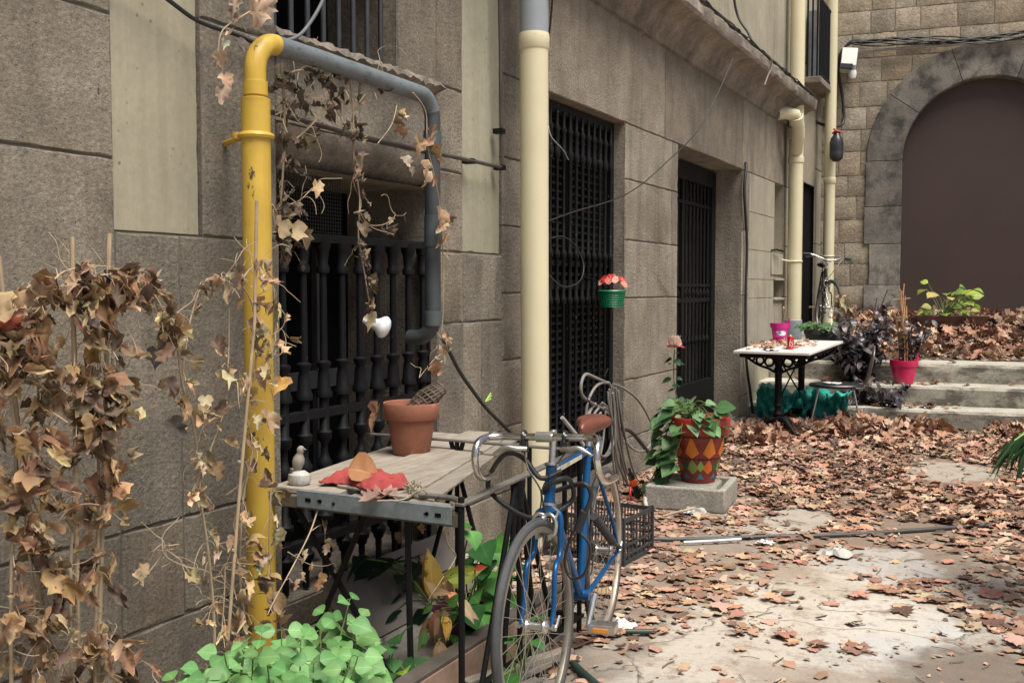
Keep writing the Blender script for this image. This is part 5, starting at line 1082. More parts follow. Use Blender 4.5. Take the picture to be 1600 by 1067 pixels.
q = MB(); q.tube(smoothpath([a.lerp(b_, .4)+Vector((-.02, 0, 0)), X(985, 775, .32), X(992, 792, .32), X(978, 800, .32)]), .008, 8); q.build('red_tube', M('red_plastic', (.55, .02, .015), .4), pu, smooth=60)

# ------------------------------------------------------------ PLANTER TRAY, PAINTED POT
tr = thing('concrete_planter', 'square concrete planter tray holding the painted pot', 'planter', (.69, 6.46, 0), R(6))
M_CONC = stone('cast_concrete', (.36, .34, .29), (.28, .265, .22), (.15, .14, .11), pit=.4, streak=.4)
q = MB(); s_ = .255; h_ = .15; w_ = .045
def openbox(q, s_, h_, w_, t0=.0):
    o = [(-s_,-s_),(s_,-s_),(s_,s_),(-s_,s_)]; i_ = [(x*(s_-w_)/s_, y*(s_-w_)/s_) for x, y in o]
    vs = [(x, y, t0) for x, y in o]+[(x, y, h_) for x, y in o]+[(x, y, h_) for x, y in i_]+[(x, y, .05) for x, y in i_]
    f = []; 
    for k in range(4): l = (k+1) % 4; f += [(k, l, 4+l, 4+k), (4+k, 4+l, 8+l, 8+k), (8+k, 8+l, 12+l, 12+k)]
    f += [(12, 13, 14, 15), (3, 2, 1, 0)]; q.add(vs, f)
openbox(q, s_, h_, w_); q.build('tray', M_CONC, tr, local=True, bevel=.012); q = MB(); q.box((-.17, -.15, .051), (.17, .17, .145)); q.build('inner_block', M_CONC, tr, local=True, bevel=.02)
pc2 = Vector((.72, 6.50, .147)); pp = thing('painted_pot', 'tall flower pot painted with red, orange and green diamonds and filled with ivy', 'flower pot', tuple(pc2))
q = MB(); RD_ = lambda z: .108+(z/.32)*.062
q.lathe([(0, 0), (.104, 0), (.108, .005), (RD_(.32), .32)], tuple(pc2), 48, cap=False); q.build('pot_body', M('dull_red_glaze', (.24, .035, .028), .5, var=.3, vs=14), pp, smooth=35)
q = MB(); q.lathe([(.170, .318), (.190, .322), (.196, .33), (.203, .42), (.200, .428), (.190, .428), (.184, .41), (.0, .385)], tuple(pc2), 48, cap=False); q.build('rim', M('bright_red_glaze', (.30, .025, .018), .35, var=.15), pp, smooth=35)
q = MB(); q.lathe([(0, .395), (.186, .395)], tuple(pc2), 40, cap=False); q.build('soil', M('soil', (.05, .035, .025), .95, bs=40), pp)
def cpatch(q, poly, col, dr=.002):
    n = 6; # poly of 4 corners (theta, z): bilinear grid
    vs = []
    for i in range(n+1):
        for j in range(n+1):
            u_, v_ = i/n, j/n; th = (1-u_)*(1-v_)*poly[0][0]+u_*(1-v_)*poly[1][0]+u_*v_*poly[2][0]+(1-u_)*v_*poly[3][0]; z = (1-u_)*(1-v_)*poly[0][1]+u_*(1-v_)*poly[1][1]+u_*v_*poly[2][1]+(1-u_)*v_*poly[3][1]
            r_ = RD_(z)+dr; vs.append(pc2+Vector((r_*math.cos(th), r_*math.sin(th), z)))
    q.add(vs, [(i*(n+1)+j, (i+1)*(n+1)+j, (i+1)*(n+1)+j+1, i*(n+1)+j+1) for i in range(n) for j in range(n)], col)
q = MB(); N = 8; st_ = 2*math.pi/N
for k in range(N):
    c = k*st_; hw = st_*.5
    cpatch(q, [(c, .165), (c+hw*.80, .20), (c, .31), (c-hw*.80, .20)], (.66, .20, .02), .002)
    cpatch(q, [(c, .06), (c+hw*.80, .10), (c, .158), (c-hw*.80, .10)], (.60, .13, .02) if k % 2 else (.20, .28, .06), .002)
    cpatch(q, [(c+hw, .075), (c+hw*1.5, .11), (c+hw, .155), (c+hw*.5, .11)], (.24, .35, .08) if k % 2 == 0 else (.04, .09, .04), .0035)
    cpatch(q, [(c+hw*.45, .03), (c+hw*1.55, .03), (c+hw, .07), (c+hw, .07)], (.06, .18, .20), .002)
    cpatch(q, [(c-hw, .300), (c+hw, .300), (c+hw, .308), (c-hw, .308)], (.02, .02, .015), .003)
    cpatch(q, [(c-hw, .157), (c+hw, .157), (c+hw, .163), (c-hw, .163)], (.02, .02, .015), .003)
q.build('painted_pattern', M('pot_paint', (1, 1, 1), .5, var=.15, v=True), pp, smooth=60)
pts = []; rr = random.Random(44)
for k in range(72):
    a = rr.uniform(R(110), R(345)); r_ = rr.uniform(.06, .23); pts.append(pc2+Vector((r_*math.cos(a), r_*math.sin(a), .43+rr.uniform(-.05, .10)-(max(0, r_-.19))*1.2)))
for k in range(46): t_ = rr.random(); pts.append(pc2+Vector((-.15-.06*t_+rr.uniform(-.05, .08), -.14-.05*t_+rr.uniform(-.05, .05), .42-.46*t_+rr.uniform(-.03, .03))))
bush('ivy', '', '', tuple(pc2), pts, .095, [(.09, .20, .07), (.14, .28, .11), (.05, .12, .05), (.20, .34, .16)], seed=3, stemr=.002, base=tuple(pc2+Vector((-.05, -.05, .42))), par=pp)
# rose
rz = thing('rose', 'white and pink rose on a leafy stem rising from the painted pot', 'flower', tuple(pc2+Vector((-.12, .05, .40)))); top = Y(1054, 541, 6.45)
b0 = pc2+Vector((-.12, .03, .38)); q = MB(); path = smoothpath([b0, b0.lerp(top, .5)+Vector((-.03, 0, 0)), top-Vector((0, 0, .02))], 6); q.tube(path, .004, 6); q.build('stem', M_GSTEM, rz, smooth=60)
q = MB(); rr = random.Random(2)
for ring_, (n, L, tilt, col) in enumerate(((3, .075, .1, (.62, .06, .14)), (7, .088, .8, (.85, .66, .56)), (7, .08, 1.0, (.85, .74, .62)), (6, .065, 1.1, (.88, .76, .62)), (5, .04, 1.35, (.85, .72, .56)))):
    for k in range(n):
        a = 2*math.pi*k/n+ring_*.4; d = Vector((math.cos(a)*math.cos(tilt), math.sin(a)*math.cos(tilt), math.sin(tilt))); leaf(q, top+Vector((0, 0, -.005)), d, (-math.cos(a)*.2, -math.sin(a)*.2, 1), L, 1.15, HEART, .25, -.6 if ring_ else .3, var(col, .12, rr), 0, .02)
q.build('petals', M('rose_petal', (1, 1, 1), .6, var=.06, v=True, transl=.25), rz, smooth=60)
q = MB()
for k in range(20):
    p = path[int(k/20*(len(path)-1))]; a = k*2.4; d = Vector((math.cos(a), math.sin(a), rr.uniform(-.5, .2))); leaf(q, p+d*.015, d, (0, -.6, 1), rr.uniform(.05, .08), .8, OV, .2, .4, var((.04, .10, .045), .3, rr))
q.build('leaves', M_GREEN, rz, smooth=60)
# scraps by the planter
for (px, py, s_, c, lb, rg) in ((1085, 796, .05, (.38, .38, .36), 'crumpled clear plastic scrap in front of the concrete planter', .25), (1320, 690, .045, (.55, .5, .42), 'pale crushed cup among the leaves under the chair', .5), (1305, 860, .06, (.42, .40, .36), 'clear plastic wrapper lying in the middle of the yard', .25), (973, 970, .04, (.5, .5, .48), 'small white paper scrap beside the rear wheel', .5), (1195, 843, .03, (.8, .8, .8), 'tiny white paper on the hose in the yard', .5)):
    q = MB(); p = Z(px, py, .03); rr = random.Random(px); n = 7; vs = [(p.x+s_*1.4*(i/n-.5)*2+rr.uniform(-.01, .01), p.y+s_*(j/n-.5)*2+rr.uniform(-.01, .01), .012+rr.uniform(0, s_*.7)*(1 if 0 < i < n and 0 < j < n else .2)) for i in range(n+1) for j in range(n+1)]
    q.add(vs, [(i*(n+1)+j, (i+1)*(n+1)+j, (i+1)*(n+1)+j+1, i*(n+1)+j+1) for i in range(n) for j in range(n)]); tag(q.build('litter_scrap', M('scrap', c, rg, var=.1), smooth=20), lb, 'litter')
for k, (px, py) in enumerate(((1052, 790), (1075, 785))):
    q = MB(); p = Z(px, py, 0); q.box((p.x-.03, p.y-.008, 0), (p.x+.03, p.y+.004, .09), tilt=(R(-20), R(35-60*k), R(20))); tag(q.build('slate_shard', M_RUBBER, bevel=.002), ['small black shard left of', 'wide black shard right of'][k]+' the other, against the concrete planter', 'shard', 'black shards at the planter')

# ------------------------------------------------------------ FLOWER BASKET
fbp = X(956, 479, .10); fb = thing('flower_basket', 'green plastic basket of red and pink flowers hung on the lattice window', 'basket', tuple(fbp))
q = MB(); h_ = .105
for k in range(8): f = k/7; q.torus(fbp+Vector((0, 0, f*h_)), .072+.02*f, .0035 if k < 7 else .007, axis=(0,0,1), n=28, m=5)
for k in range(26): a = 2*math.pi*k/26; q.tube([fbp+Vector((.072*math.cos(a), .072*math.sin(a), 0)), fbp+Vector((.092*math.cos(a), .092*math.sin(a), h_))], .0032, 4)
q.lathe([(0, .002), (.07, .002)], tuple(fbp), 24, cap=False); q.lathe([(.068, .0), (.087, h_)], tuple(fbp), 24, cap=False)
q.build('basket', M('green_plastic', (.01, .20, .085), .35), fb)
q = MB(); rr = random.Random(12)
for k in range(24):
    a = rr.uniform(0, 6.28); r_ = rr.uniform(.0, .09); c = fbp+Vector((r_*math.cos(a), r_*math.sin(a), h_+.02+.075*(1-(r_/.11)**2)+rr.uniform(-.01, .015))); nrm = (Vector((math.cos(a)*r_*9, math.sin(a)*r_*9-.5, .7))).normalized(); s1 = nrm.orthogonal().normalized(); s2 = nrm.cross(s1)
    col = rr.choice([(.60, .03, .03), (.65, .06, .05), (.75, .22, .18), (.80, .40, .33), (.5, .02, .03)])
    for i in range(13): b_ = 2*math.pi*i/13; d = s1*math.cos(b_)+s2*math.sin(b_)+nrm*.3; leaf(q, c, d, nrm, rr.uniform(.026, .036), .55, OV, .1, .3, var(col, .15, rr))
    q.lathe([(.007, 0), (.005, .004), (0, .005)], tuple(c), 8, col=(.75, .55, .15), cap=False)
q.build('flowers', M('petal', (1, 1, 1), .6, var=.1, v=True, transl=.2), fb, smooth=60)
q = MB(); q.tube(smoothpath([fbp+Vector((-.06, .05, h_)), fbp+Vector((-.10, .05, .16)), fbp+Vector((-.16, -.1, .2)), fbp+Vector((-.14, -.16, .18))]), .004, 6); q.build('hook', M_IRON, fb, smooth=60)
# ------------------------------------------------------------ MARBLE TABLE
from mathutils import noise as mnoise
tx, ty = .52, 10.22; M_MARB = M('white_marble', (.72, .70, .66), .3, var=.12, vs=5, spot=((.12, .11, .10), .69, 12)); TR = thing('marble_table', 'cast iron bistro table with a white marble top strewn with leaves', 'table', (tx, ty, 0), R(-4))
TZ = lambda y: .83+.042*y     # the top tilts up slightly away from the steps
def L(q, n, m_, **k): return q.build(n, m_, TR, local=True, **k)
q = MB(); q.box((-.36, -.64, TZ(0)-.012), (.36, .64, TZ(0)+.012), tilt=(math.atan(.042), 0, 0)); L(q, 'table_top', M_MARB, bevel=.003)
q = MB(); q.box((-.32, -.58, TZ(0)-.055), (.32, .58, TZ(0)-.014), tilt=(math.atan(.042), 0, 0)); L(q, 'apron', M_IRON, bevel=.003)
def pedestal(y):
    q = MB(); z1 = TZ(y)-.05
    q.lathe([(.05, .13), (.055, .15), (.04, .19), (.052, .21), (.035, .23), (.03, .27), (.045, .29), (.028, .31), (.032, .36), (.034, z1-.16), (.045, z1-.15), (.045, z1-.13), (.033, z1-.11), (.04, z1-.06), (.05, z1)], (0, y, 0), 18); p_ = L(q, 'pedestal', M_IRON, smooth=45)
    q = MB()
    for s_ in (-1, 1):
        for (cx, cz, r_) in ((.09, -.06, .042), (.18, -.05, .036), (.26, -.03, .024)): q.torus((s_*cx, y, z1+cz+.0), r_, .011, axis=(0,1,0), n=22, m=6)
        q.tube(smoothpath([(s_*.03, y, z1-.16), (s_*.10, y, z1-.125), (s_*.18, y, z1-.10), (s_*.25, y, z1-.065), (s_*.33, y, z1-.01)], 4), .012, 8); q.tube([(s_*.03, y, z1), (s_*.34, y, z1)], .010, 6)
    q.build('scroll_bracket', M_IRON, p_, local=True, smooth=60)
    for k, a in enumerate((R(-35), R(-145), R(35), R(145))):
        q = MB(); c, s_ = math.cos(a), math.sin(a)
        q.tube(smoothpath([(c*.03, y+s_*.03, .16), (c*.10, y+s_*.07, .15), (c*.17, y+s_*.11, .09), (c*.23, y+s_*.15, .04), (c*.29, y+s_*.18, .02)], 4), [.03]*5+[.026]*4+[.022]*4+[.018]*3+[.024], 10); q.torus((c*.11, y+s_*.07, .13), .03, .008, axis=(-s_, c, 0), n=20, m=6); q.build('foot', M_IRON, p_, local=True, smooth=60)
pedestal(-.38); pedestal(.42)
for a, b_ in (((0, -.38, .74), (0, .42, .32)), ((0, -.38, .32), (0, .42, .74))): q = MB(); q.tube([a, b_], .008, 6); L(q, 'cross_brace', M_IRON)
MT = Matrix.Translation((tx, ty, 0)) @ Matrix.Rotation(R(-4), 4, 'Z')
def tp(x, y, dz=0): return MT @ Vector((x, y, TZ(y)+.0125+dz))
rr = random.Random(5); q = MB()
for k in range(62): lobed(q, tp(max(-.34, min(.3, rr.gauss(-.06, .16))), max(-.55, min(.6, rr.gauss(-.05, .28))), rr.uniform(.004, .03)), (rr.uniform(-1, 1), rr.uniform(-1, 1), .0), (rr.uniform(-.4, .4), rr.uniform(-.4, .4), 1), rr.uniform(.04, .08), PLANE, .4, .8, .08, var(rr.choice([(.5, .28, .15), (.42, .2, .1), (.58, .38, .22)]), .2, rr), rr=rr)
stuff(tag(q.build('table_leaves', M_LITTER), 'dry orange brown leaves scattered over the marble table top', 'leaves'))
c = tp(.10, -.34, 0); cn = thing('drink_can', 'red drink can with white marks standing on the marble table', 'can', tuple(c))
q = MB(); q.lathe([(0, 0), (.022, 0), (.031, .008), (.033, .012), (.033, .108), (.027, .120), (.026, .122), (0, .121)], tuple(c), 24, cap=False); q.build('body', M('red_can_paint', (.55, .015, .02), .3, .3), cn, smooth=35)
q = MB(); q.lathe([(0, .1225), (.026, .1225), (.0265, .125), (.024, .126), (0, .1235)], tuple(c), 20, cap=False); q.lathe([(.0, .125), (.012, .128), (0, .14)], tuple(c), 8, cap=False); q.build('lid', M_SILVER, cn)
q = MB()
def onc(a, z): return c+Vector((.0336*math.cos(a), .0336*math.sin(a), z))
for off in (R(-65), R(75), R(200)):
    q.tube([onc(off+.25*math.sin(i*.55), .02+i*.008) for i in range(11)], .002, 4); q.tube([onc(off+.35+.1*math.sin(i*1.4), .03+i*.01) for i in range(7)], .0012, 4); q.tube([onc(off-.4, .03+i*.012) for i in range(5)], .004, 4)
q.build('white_mark', M_WHITE, cn, smooth=60)
def pinkpot(c, s_, label, col, sticker=False, tabs=True):
    t_ = thing('plastic_pot', label, 'flower pot', tuple(c)); q = MB(); q.lathe([(0, .0), (.062*s_, .0), (.066*s_, .006*s_), (.084*s_, .12*s_), (.092*s_, .122*s_), (.095*s_, .128*s_), (.097*s_, .165*s_), (.089*s_, .165*s_), (.08*s_, .14*s_), (0, .14*s_)], tuple(c), 28, cap=False); q.build('pot', M('pink_plastic_pot', col, .35, var=.06), t_, smooth=35)
    if tabs:
        q = MB(); 
        for k in range(10): a = R(-20)+k*.07; q.box(c+Vector((.09*s_*math.cos(a)-.006, .09*s_*math.sin(a)-.008, .16*s_)), c+Vector((.09*s_*math.cos(a)+.006, .09*s_*math.sin(a)+.008, (.16+.055*math.sin(math.pi*(k+.5)/10))*s_)))
        q.build('handle_tab', M('pink_tab', col, .35), t_)
    if sticker:
        q = MB()
        for kk, (a0, z0, rr_, cc) in enumerate(((R(-62), .066, .030, (.75, .75, .75)), (R(-85), .072, .018, (.10, .25, .55)), (R(-95), .080, .010, (.7, .5, .1)))):
            vs = [c+Vector(((.079*s_+.0015*(1+kk*.3))*math.cos(a0), (.079*s_+.0015*(1+kk*.3))*math.sin(a0), z0*s_))]
            for i in range(16): a = 2*math.pi*i/16; th = a0+rr_*1.4*math.cos(a)/.078; z = z0+rr_*math.sin(a)*.8; r_ = (.066+(z/.12)*.018)*s_+.0025+kk*.0006; vs.append(c+Vector((r_*math.cos(th), r_*math.sin(th), z*s_)))
            q.add(vs, [(0, 1+i, 1+(i+1) % 16) for i in range(16)], cc)
        q.build('sticker', M('sticker', (1, 1, 1), .4, var=.02, v=True), t_)
    return t_
c = tp(-.24, .46, .012); pk = pinkpot(c, 1.05, 'magenta pot with a white and blue sticker standing on the marble table', (.50, .012, .20), True)
q = MB(); q.lathe([(0, -.011), (.085, -.011), (.1, .002), (.098, .004), (.08, -.004), (0, -.004)], tuple(c), 26, cap=False); q.build('saucer', M('magenta_saucer', (.42, .02, .17), .4), pk, smooth=35)
q = MB(); q.tube(smoothpath([c+Vector((.03, 0, .14)), c+Vector((.04, 0, .25)), c+Vector((.03, 0, .33))]), .003, 5); q.lathe([(0, -.02), (.012, 0), (0, .02)], tuple(c+Vector((.035, 0, .33))), 6, col=(1.3, 1.1, .7)); q.build('stalk', M_STEM, pk)
q = MB(); c = tp(-.06, -.5, 0); q.lathe([(0, 0), (.045, 0), (.055, .025), (.05, .027), (.035, .012), (0, .01)], tuple(c), 20, cap=False); tag(q.build('ashtray', M_BLACKP, smooth=35), 'small black ashtray on the near edge of the marble table', 'ashtray')
q = MB(); c = tp(.0, -.56, .0); rr = random.Random(3); n = 5
q.add([(c.x+.06*(i/n-.5)*2, c.y+.04*(j/n-.5)*2, c.z+.006+rr.uniform(0, .02)) for i in range(n+1) for j in range(n+1)], [(i*(n+1)+j, (i+1)*(n+1)+j, (i+1)*(n+1)+j+1, i*(n+1)+j+1) for i in range(n) for j in range(n)]); tag(q.build('paper_napkin', M_WHITE, smooth=20), 'crumpled white napkin beside the red can', 'napkin')

# ------------------------------------------------------------ CHAIR
cx, cy = .93, 10.42; ch = thing('chair', 'low chair with a round black seat and thin metal legs beside the marble table', 'chair', (cx, cy, 0), R(10))
q = MB(); q.lathe([(0, .435), (.2, .43), (.255, .44), (.262, .455), (.25, .468), (.2, .47), (0, .462)], (0, 0, 0), 40, M=Matrix.Diagonal((1, .85, 1)), cap=False); q.build('seat', M('black_seat_vinyl', (.018, .018, .02), .4), ch, local=True, smooth=40)
for sx, sy in ((-1, -1), (1, -1), (-1, 1), (1, 1)): q = MB(); q.tube([(sx*.16, sy*.13, .435), (sx*.25, sy*.19, .0)], .009, 8); q.build('leg', M_SILVER, ch, local=True)
q = MB(); q.tube(smoothpath([(.18, -.17, .44), (.26, -.17, .45), (.30, -.15, .55), (.34, -.14, .75), (.35, 0, .84), (.34, .14, .75), (.30, .15, .55), (.26, .17, .45), (.18, .17, .44)], 5), .010, 10); q.build('back_frame', M('bronze_tube', (.16, .13, .11), .35, .6), ch, local=True, smooth=60)
q = MB(); rr = random.Random(8); n = 6; q.add([(cx-.03+.09*(i/n-.5)*2+rr.uniform(-.012, .012), cy-.05+.05*(j/n-.5)*2+rr.uniform(-.012, .012), .474+rr.uniform(0, .012)) for i in range(n+1) for j in range(n+1)], [(i*(n+1)+j, (i+1)*(n+1)+j, (i+1)*(n+1)+j+1, i*(n+1)+j+1) for i in range(n) for j in range(n)]); tag(q.build('paper_napkin', M_WHITE, smooth=20), 'torn white paper lying on the black chair seat', 'paper')
# ------------------------------------------------------------ TARP
q = MB(); NX, NZ = 60, 16; rr = random.Random(2)
for i in range(NX+1):
    for j in range(NZ+1):
        a, b_ = i/NX, j/NZ; x = .10+.92*a; fold = .010*math.sin(a*42+2*math.sin(b_*4))+.02*math.sin(a*17+b_*3)
        z = .36*min(1, b_*1.35)*(1+.10*math.sin(a*13)+.06*math.sin(a*31)); y = 10.60-.03*(1-b_)+fold*(1-b_*.3)+max(0, b_-.74)*.9+.03*a
        y += .09*mnoise.noise(Vector((a*14, b_*6, 4)))+.05*mnoise.noise(Vector((a*40, b_*14, 9))); x += .02*mnoise.noise(Vector((a*25, b_*9, 2)))
        q.v.append((x, y, z+.012*math.sin(a*60+b_*8)+.03*mnoise.noise(Vector((a*30, b_*5, 1)))+rr.uniform(-.004, .004))); q.c.append((1, 1, 1))
for i in range(NX):
    for j in range(NZ): q.f.append((i*(NZ+1)+j, (i+1)*(NZ+1)+j, (i+1)*(NZ+1)+j+1, i*(NZ+1)+j+1)); q.m.append(0)
o_ = q.build('tarpaulin', M('teal_tarpaulin', (.025, .33, .26), .5, var=.2, vs=8, bs=25, bst=.3, bd=.01), smooth=180); o_.modifiers.new('t', 'SOLIDIFY').thickness = .006
tag(o_, 'crumpled teal plastic sheet draped over the lowest step behind the table', 'tarpaulin')

# ------------------------------------------------------------ POTS AND PLANTS ON THE STEPS
DK = [(.030, .024, .030), (.05, .042, .05), (.02, .018, .022), (.10, .085, .09), (.07, .05, .05)]
def lancebush(label, root, n, box, Lr, cols, seed, stems=8, name='dark_leaved_shrub', cat='shrub', w=1.5, mt=None, par=None, top=None):
    rr = random.Random(seed); rt = par or thing(name, label, cat, root); st = MB(); lf = MB(); b0 = Vector(root); tips = []
    for k in range(stems):
        e = Vector((rr.uniform(box[0], box[1]), rr.uniform(box[2], box[3]), rr.uniform(box[4]+.5*(box[5]-box[4]), box[5]))); path = smoothpath([b0+Vector((rr.uniform(-.08, .08), rr.uniform(-.05, .05), 0)), b0.lerp(e, .5)+rdir(rr)*.06, e], 5); st.tube(path, .006, 5); tips.append(path)
    for k in range(n):
        path = rr.choice(tips); i = int((rr.random()**.6)*(len(path)-1)); p = path[i]+rdir(rr)*rr.uniform(.01, .10); d = (rdir(rr)+Vector((0, 0, .25))).normalized(); leaf(lf, p, d, (0, -.4, 1), rr.uniform(*Lr), w, LANCE, .2, rr.uniform(.2, 1.8), var(rr.choice(cols), .3, rr), rr.uniform(-.5, .5), .02)
    st.build('stems', M('dark_stem', (.05, .035, .035), .6), rt, smooth=60); lf.build('leaves', mt or M('dark_purple_leaf', (1, 1, 1), .35, var=.2, v=True), rt, smooth=60); return rt
lancebush('bushy blackish purple plant spilling over the left side of the steps', (1.02, 11.45, .4), 760, (.72, 1.30, 11.1, 11.9, .3, 1.08), (.09, .17), DK, 7, stems=26, w=1.25)
lancebush('tall thin dark stems sticking up behind the blackish plant', (1.08, 11.95, .6), 26, (1.02, 1.22, 11.9, 12.0, .9, 1.45), (.10, .18), DK, 9, stems=5, name='dark_stemmed_plant', cat='plant')
lancebush('drooping dark plant trailing down beside the lowest step', (1.1, 11.15, .2), 150, (.85, 1.5, 10.85, 11.25, .12, .42), (.08, .15), DK, 15, stems=10, name='trailing_plant', cat='plant')
c = Vector((1.44, 11.50, .402)); pk2 = pinkpot(c, 1.5, 'hot pink pot with dry canes standing on the middle step', (.62, .02, .11), False)
q = MB(); rr = random.Random(6)
for k in range(9): a = c+Vector((rr.uniform(-.06, .06), rr.uniform(-.06, .06), .2)); q.tube(smoothpath([a, a+Vector((rr.uniform(-.06, .0), 0, .3)), a+Vector((rr.uniform(-.12, .02), rr.uniform(-.05, .05), rr.uniform(.45, .95)))], 4), .007, 5, col=(1.3, 1.0, .75))
q.tube([c+Vector((-.12, 0, .88)), c+Vector((.05, 0, .90))], .008, 5); q.tube([c+Vector((-.1, 0, .7)), c+Vector((.03, 0, .69))], .006, 5); q.build('dry_cane', M_STEM, pk2, smooth=60)
lancebush('', tuple(c+Vector((.05, 0, .2))), 90, (c.x, c.x+.28, c.y-.1, c.y+.1, c.z+.35, c.z+.72), (.06, .12), DK, 19, stems=7, w=1.6, par=pk2)
# tray with yellow green plant under the arch
tc = Vector((1.75, 13.62, .945)); q = MB()
tt = thing('planter_trough', 'long brown trough with a yellow green broad leaved plant before the arched door', 'potted plant', tuple(tc), R(7))
q = MB(); vs = []
for (sx, sy, z) in ((.34, .12, 0), (.42, .17, .13), (.385, .14, .13), (.33, .10, .03)): vs += [(-sx, -sy, z), (sx, -sy, z), (sx, sy, z), (-sx, sy, z)]
fs = [(3, 2, 1, 0), (12, 13, 14, 15)]+[(r_*4+k, r_*4+(k+1) % 4, r_*4+4+(k+1) % 4, r_*4+4+k) for r_ in range(3) for k in range(4)]; q.add(vs, fs); q.build('trough', M('brown_trough', (.10, .055, .04), .6), tt, local=True, bevel=.006)
YG2 = [(.38, .50, .08), (.30, .44, .09), (.48, .50, .14), (.20, .32, .07), (.50, .38, .14)]
pts = [WP(px, py, d) for px, py, d in [(1450, 442, 1.1), (1462, 458, 1.1), (1455, 480, 1.2), (1462, 497, 1.2), (1475, 500, 1.2), (1485, 480, 1.1), (1487, 462, 1.1), (1480, 470, 1.0), (1500, 448, 1.0), (1508, 455, 1.0), (1515, 475, 1.05), (1497, 470, 1.0), (1492, 490, 1.1), (1478, 490, 1.25), (1503, 485, 1.0)]]
rr = random.Random(77); pts += [tc+Vector((rr.uniform(-.35, .25), rr.uniform(-.2, .15), rr.uniform(.12, .45))) for _ in range(26)]
bush('', '', '', tuple(tc), pts, .14, YG2, prof=OV, W=1.05, seed=21, stemr=.004, base=tuple(tc+Vector((-.08, 0, .1))), par=tt)
# OFF of rotated root is ignored for children built in world space: re-seat them
for o_ in list(tt.children):
    if o_.name.startswith(('stems', 'leaves')): o_.rotation_euler = (0, 0, -R(7))
# black pot with low green plant and a saucer
bc_ = Vector((.50, 12.0, .602)); bp_ = thing('black_tub', 'black plastic tub of low green plants on a pale saucer atop the steps', 'potted plant', tuple(bc_))
q = MB(); q.lathe([(0, .02), (.15, .02), (.155, .03), (.185, .28), (.2, .285), (.2, .33), (.185, .33), (.175, .28), (0, .28)], tuple(bc_), 30, cap=False); q.build('pot', M_RUBBER, bp_, smooth=35)
q = MB(); q.lathe([(0, 0), (.2, 0), (.235, .03), (.23, .033), (.19, .012), (0, .012)], tuple(bc_+Vector((.03, 0, 0))), 30, cap=False); q.build('saucer', M('pale_saucer', (.38, .36, .31), .5), bp_, smooth=35)
rr = random.Random(3); bush('', '', '', tuple(bc_), [bc_+Vector((rr.uniform(-.22, .22), rr.uniform(-.22, .15), .32+rr.uniform(0, .09))) for _ in range(70)], .07, [(.07, .17, .07), (.10, .22, .09), (.16, .26, .1)], seed=8, stemr=.002, base=tuple(bc_+Vector((0, 0, .28))), par=bp_)
# dry hydrangea-like stalk
dv0 = Vector((.72, 12.1, .6)); dr = thing('dried_plant', 'tall dried tan plant with drooping papery leaves at the top of the steps', 'dead plant', tuple(dv0))
q = MB(); a = Y(1321, 468, 12.1); st = MB(); st.tube(smoothpath([dv0+Vector((-.2, 0, .1)), Y(1305, 500, 12.1), Y(1315, 480, 12.1), a], 4), .007, 6); st.tube(smoothpath([dv0, Y(1324, 530, 12.1), Y(1322, 500, 12.1), a], 4), .007, 6)
for (px, py, n, s_) in ((1318, 466, 22, .15), (1328, 478, 20, .15), (1322, 500, 12, .17), (1320, 530, 12, .24), (1316, 545, 8, .18)):
    for k in range(n): p = Y(px+rr.uniform(-7, 7), py+rr.uniform(-7, 7), 12.1+rr.uniform(-.05, .05)); lobed(q, p, (rr.uniform(-.5, .5), rr.uniform(-.5, .2), -1), (rr.uniform(-.5, .5), -1, .3), s_*rr.uniform(.5, 1), IVY, .7, 1.2, .08, var((.46, .36, .24), .3, rr), rr=rr)
st.build('stems', M_STEM, dr, smooth=60); q.build('leaves', M_DEAD, dr, smooth=50)
# palm at the right edge
pb = Vector((2.98, 5.2, 0)); pm = thing('palm', 'palm with long narrow dark green fronds reaching in at the right edge', 'palm', tuple(pb))
q = MB(); q.lathe([(.07, 0), (.06, .3), (.05, .62), (.03, .8)], tuple(pb), 12); q.build('trunk', M('palm_trunk', (.12, .09, .06), .9, bs=30), pm)
rr = random.Random(14); crown = pb+Vector((0, 0, .78))
for k in range(16):
    a = R(150)+k*R(130)/11 if k < 12 else rr.uniform(0, 6.28); q = MB(); d = Vector((math.cos(a), math.sin(a), 0)); Lf = rr.uniform(.30, .44); path = [crown+d*(Lf*t_)+Vector((0, 0, .26*t_-.30*t_*t_)) for t_ in [i/10 for i in range(11)]]
    q.tube(path, .004, 5, col=(.6, .8, .3))
    for i in range(2, 11):
        for s_ in (-1, 1):
            for h_ in (0, .5):
                if i == 10 and h_: continue
                p = path[i].lerp(path[min(i+1, 10)], h_); side = d.cross(Vector((0, 0, 1)))*s_; leaf(q, p, (d*.9+side*.35+Vector((0, 0, -.65))), (0, 0, 1), rr.uniform(.26, .36)*(1-.03*i), .22, LANCE, .25, rr.uniform(.3, .9), var((.035, .085, .035), .3, rr))
    q.build('frond', M_GREEN, pm, smooth=60)

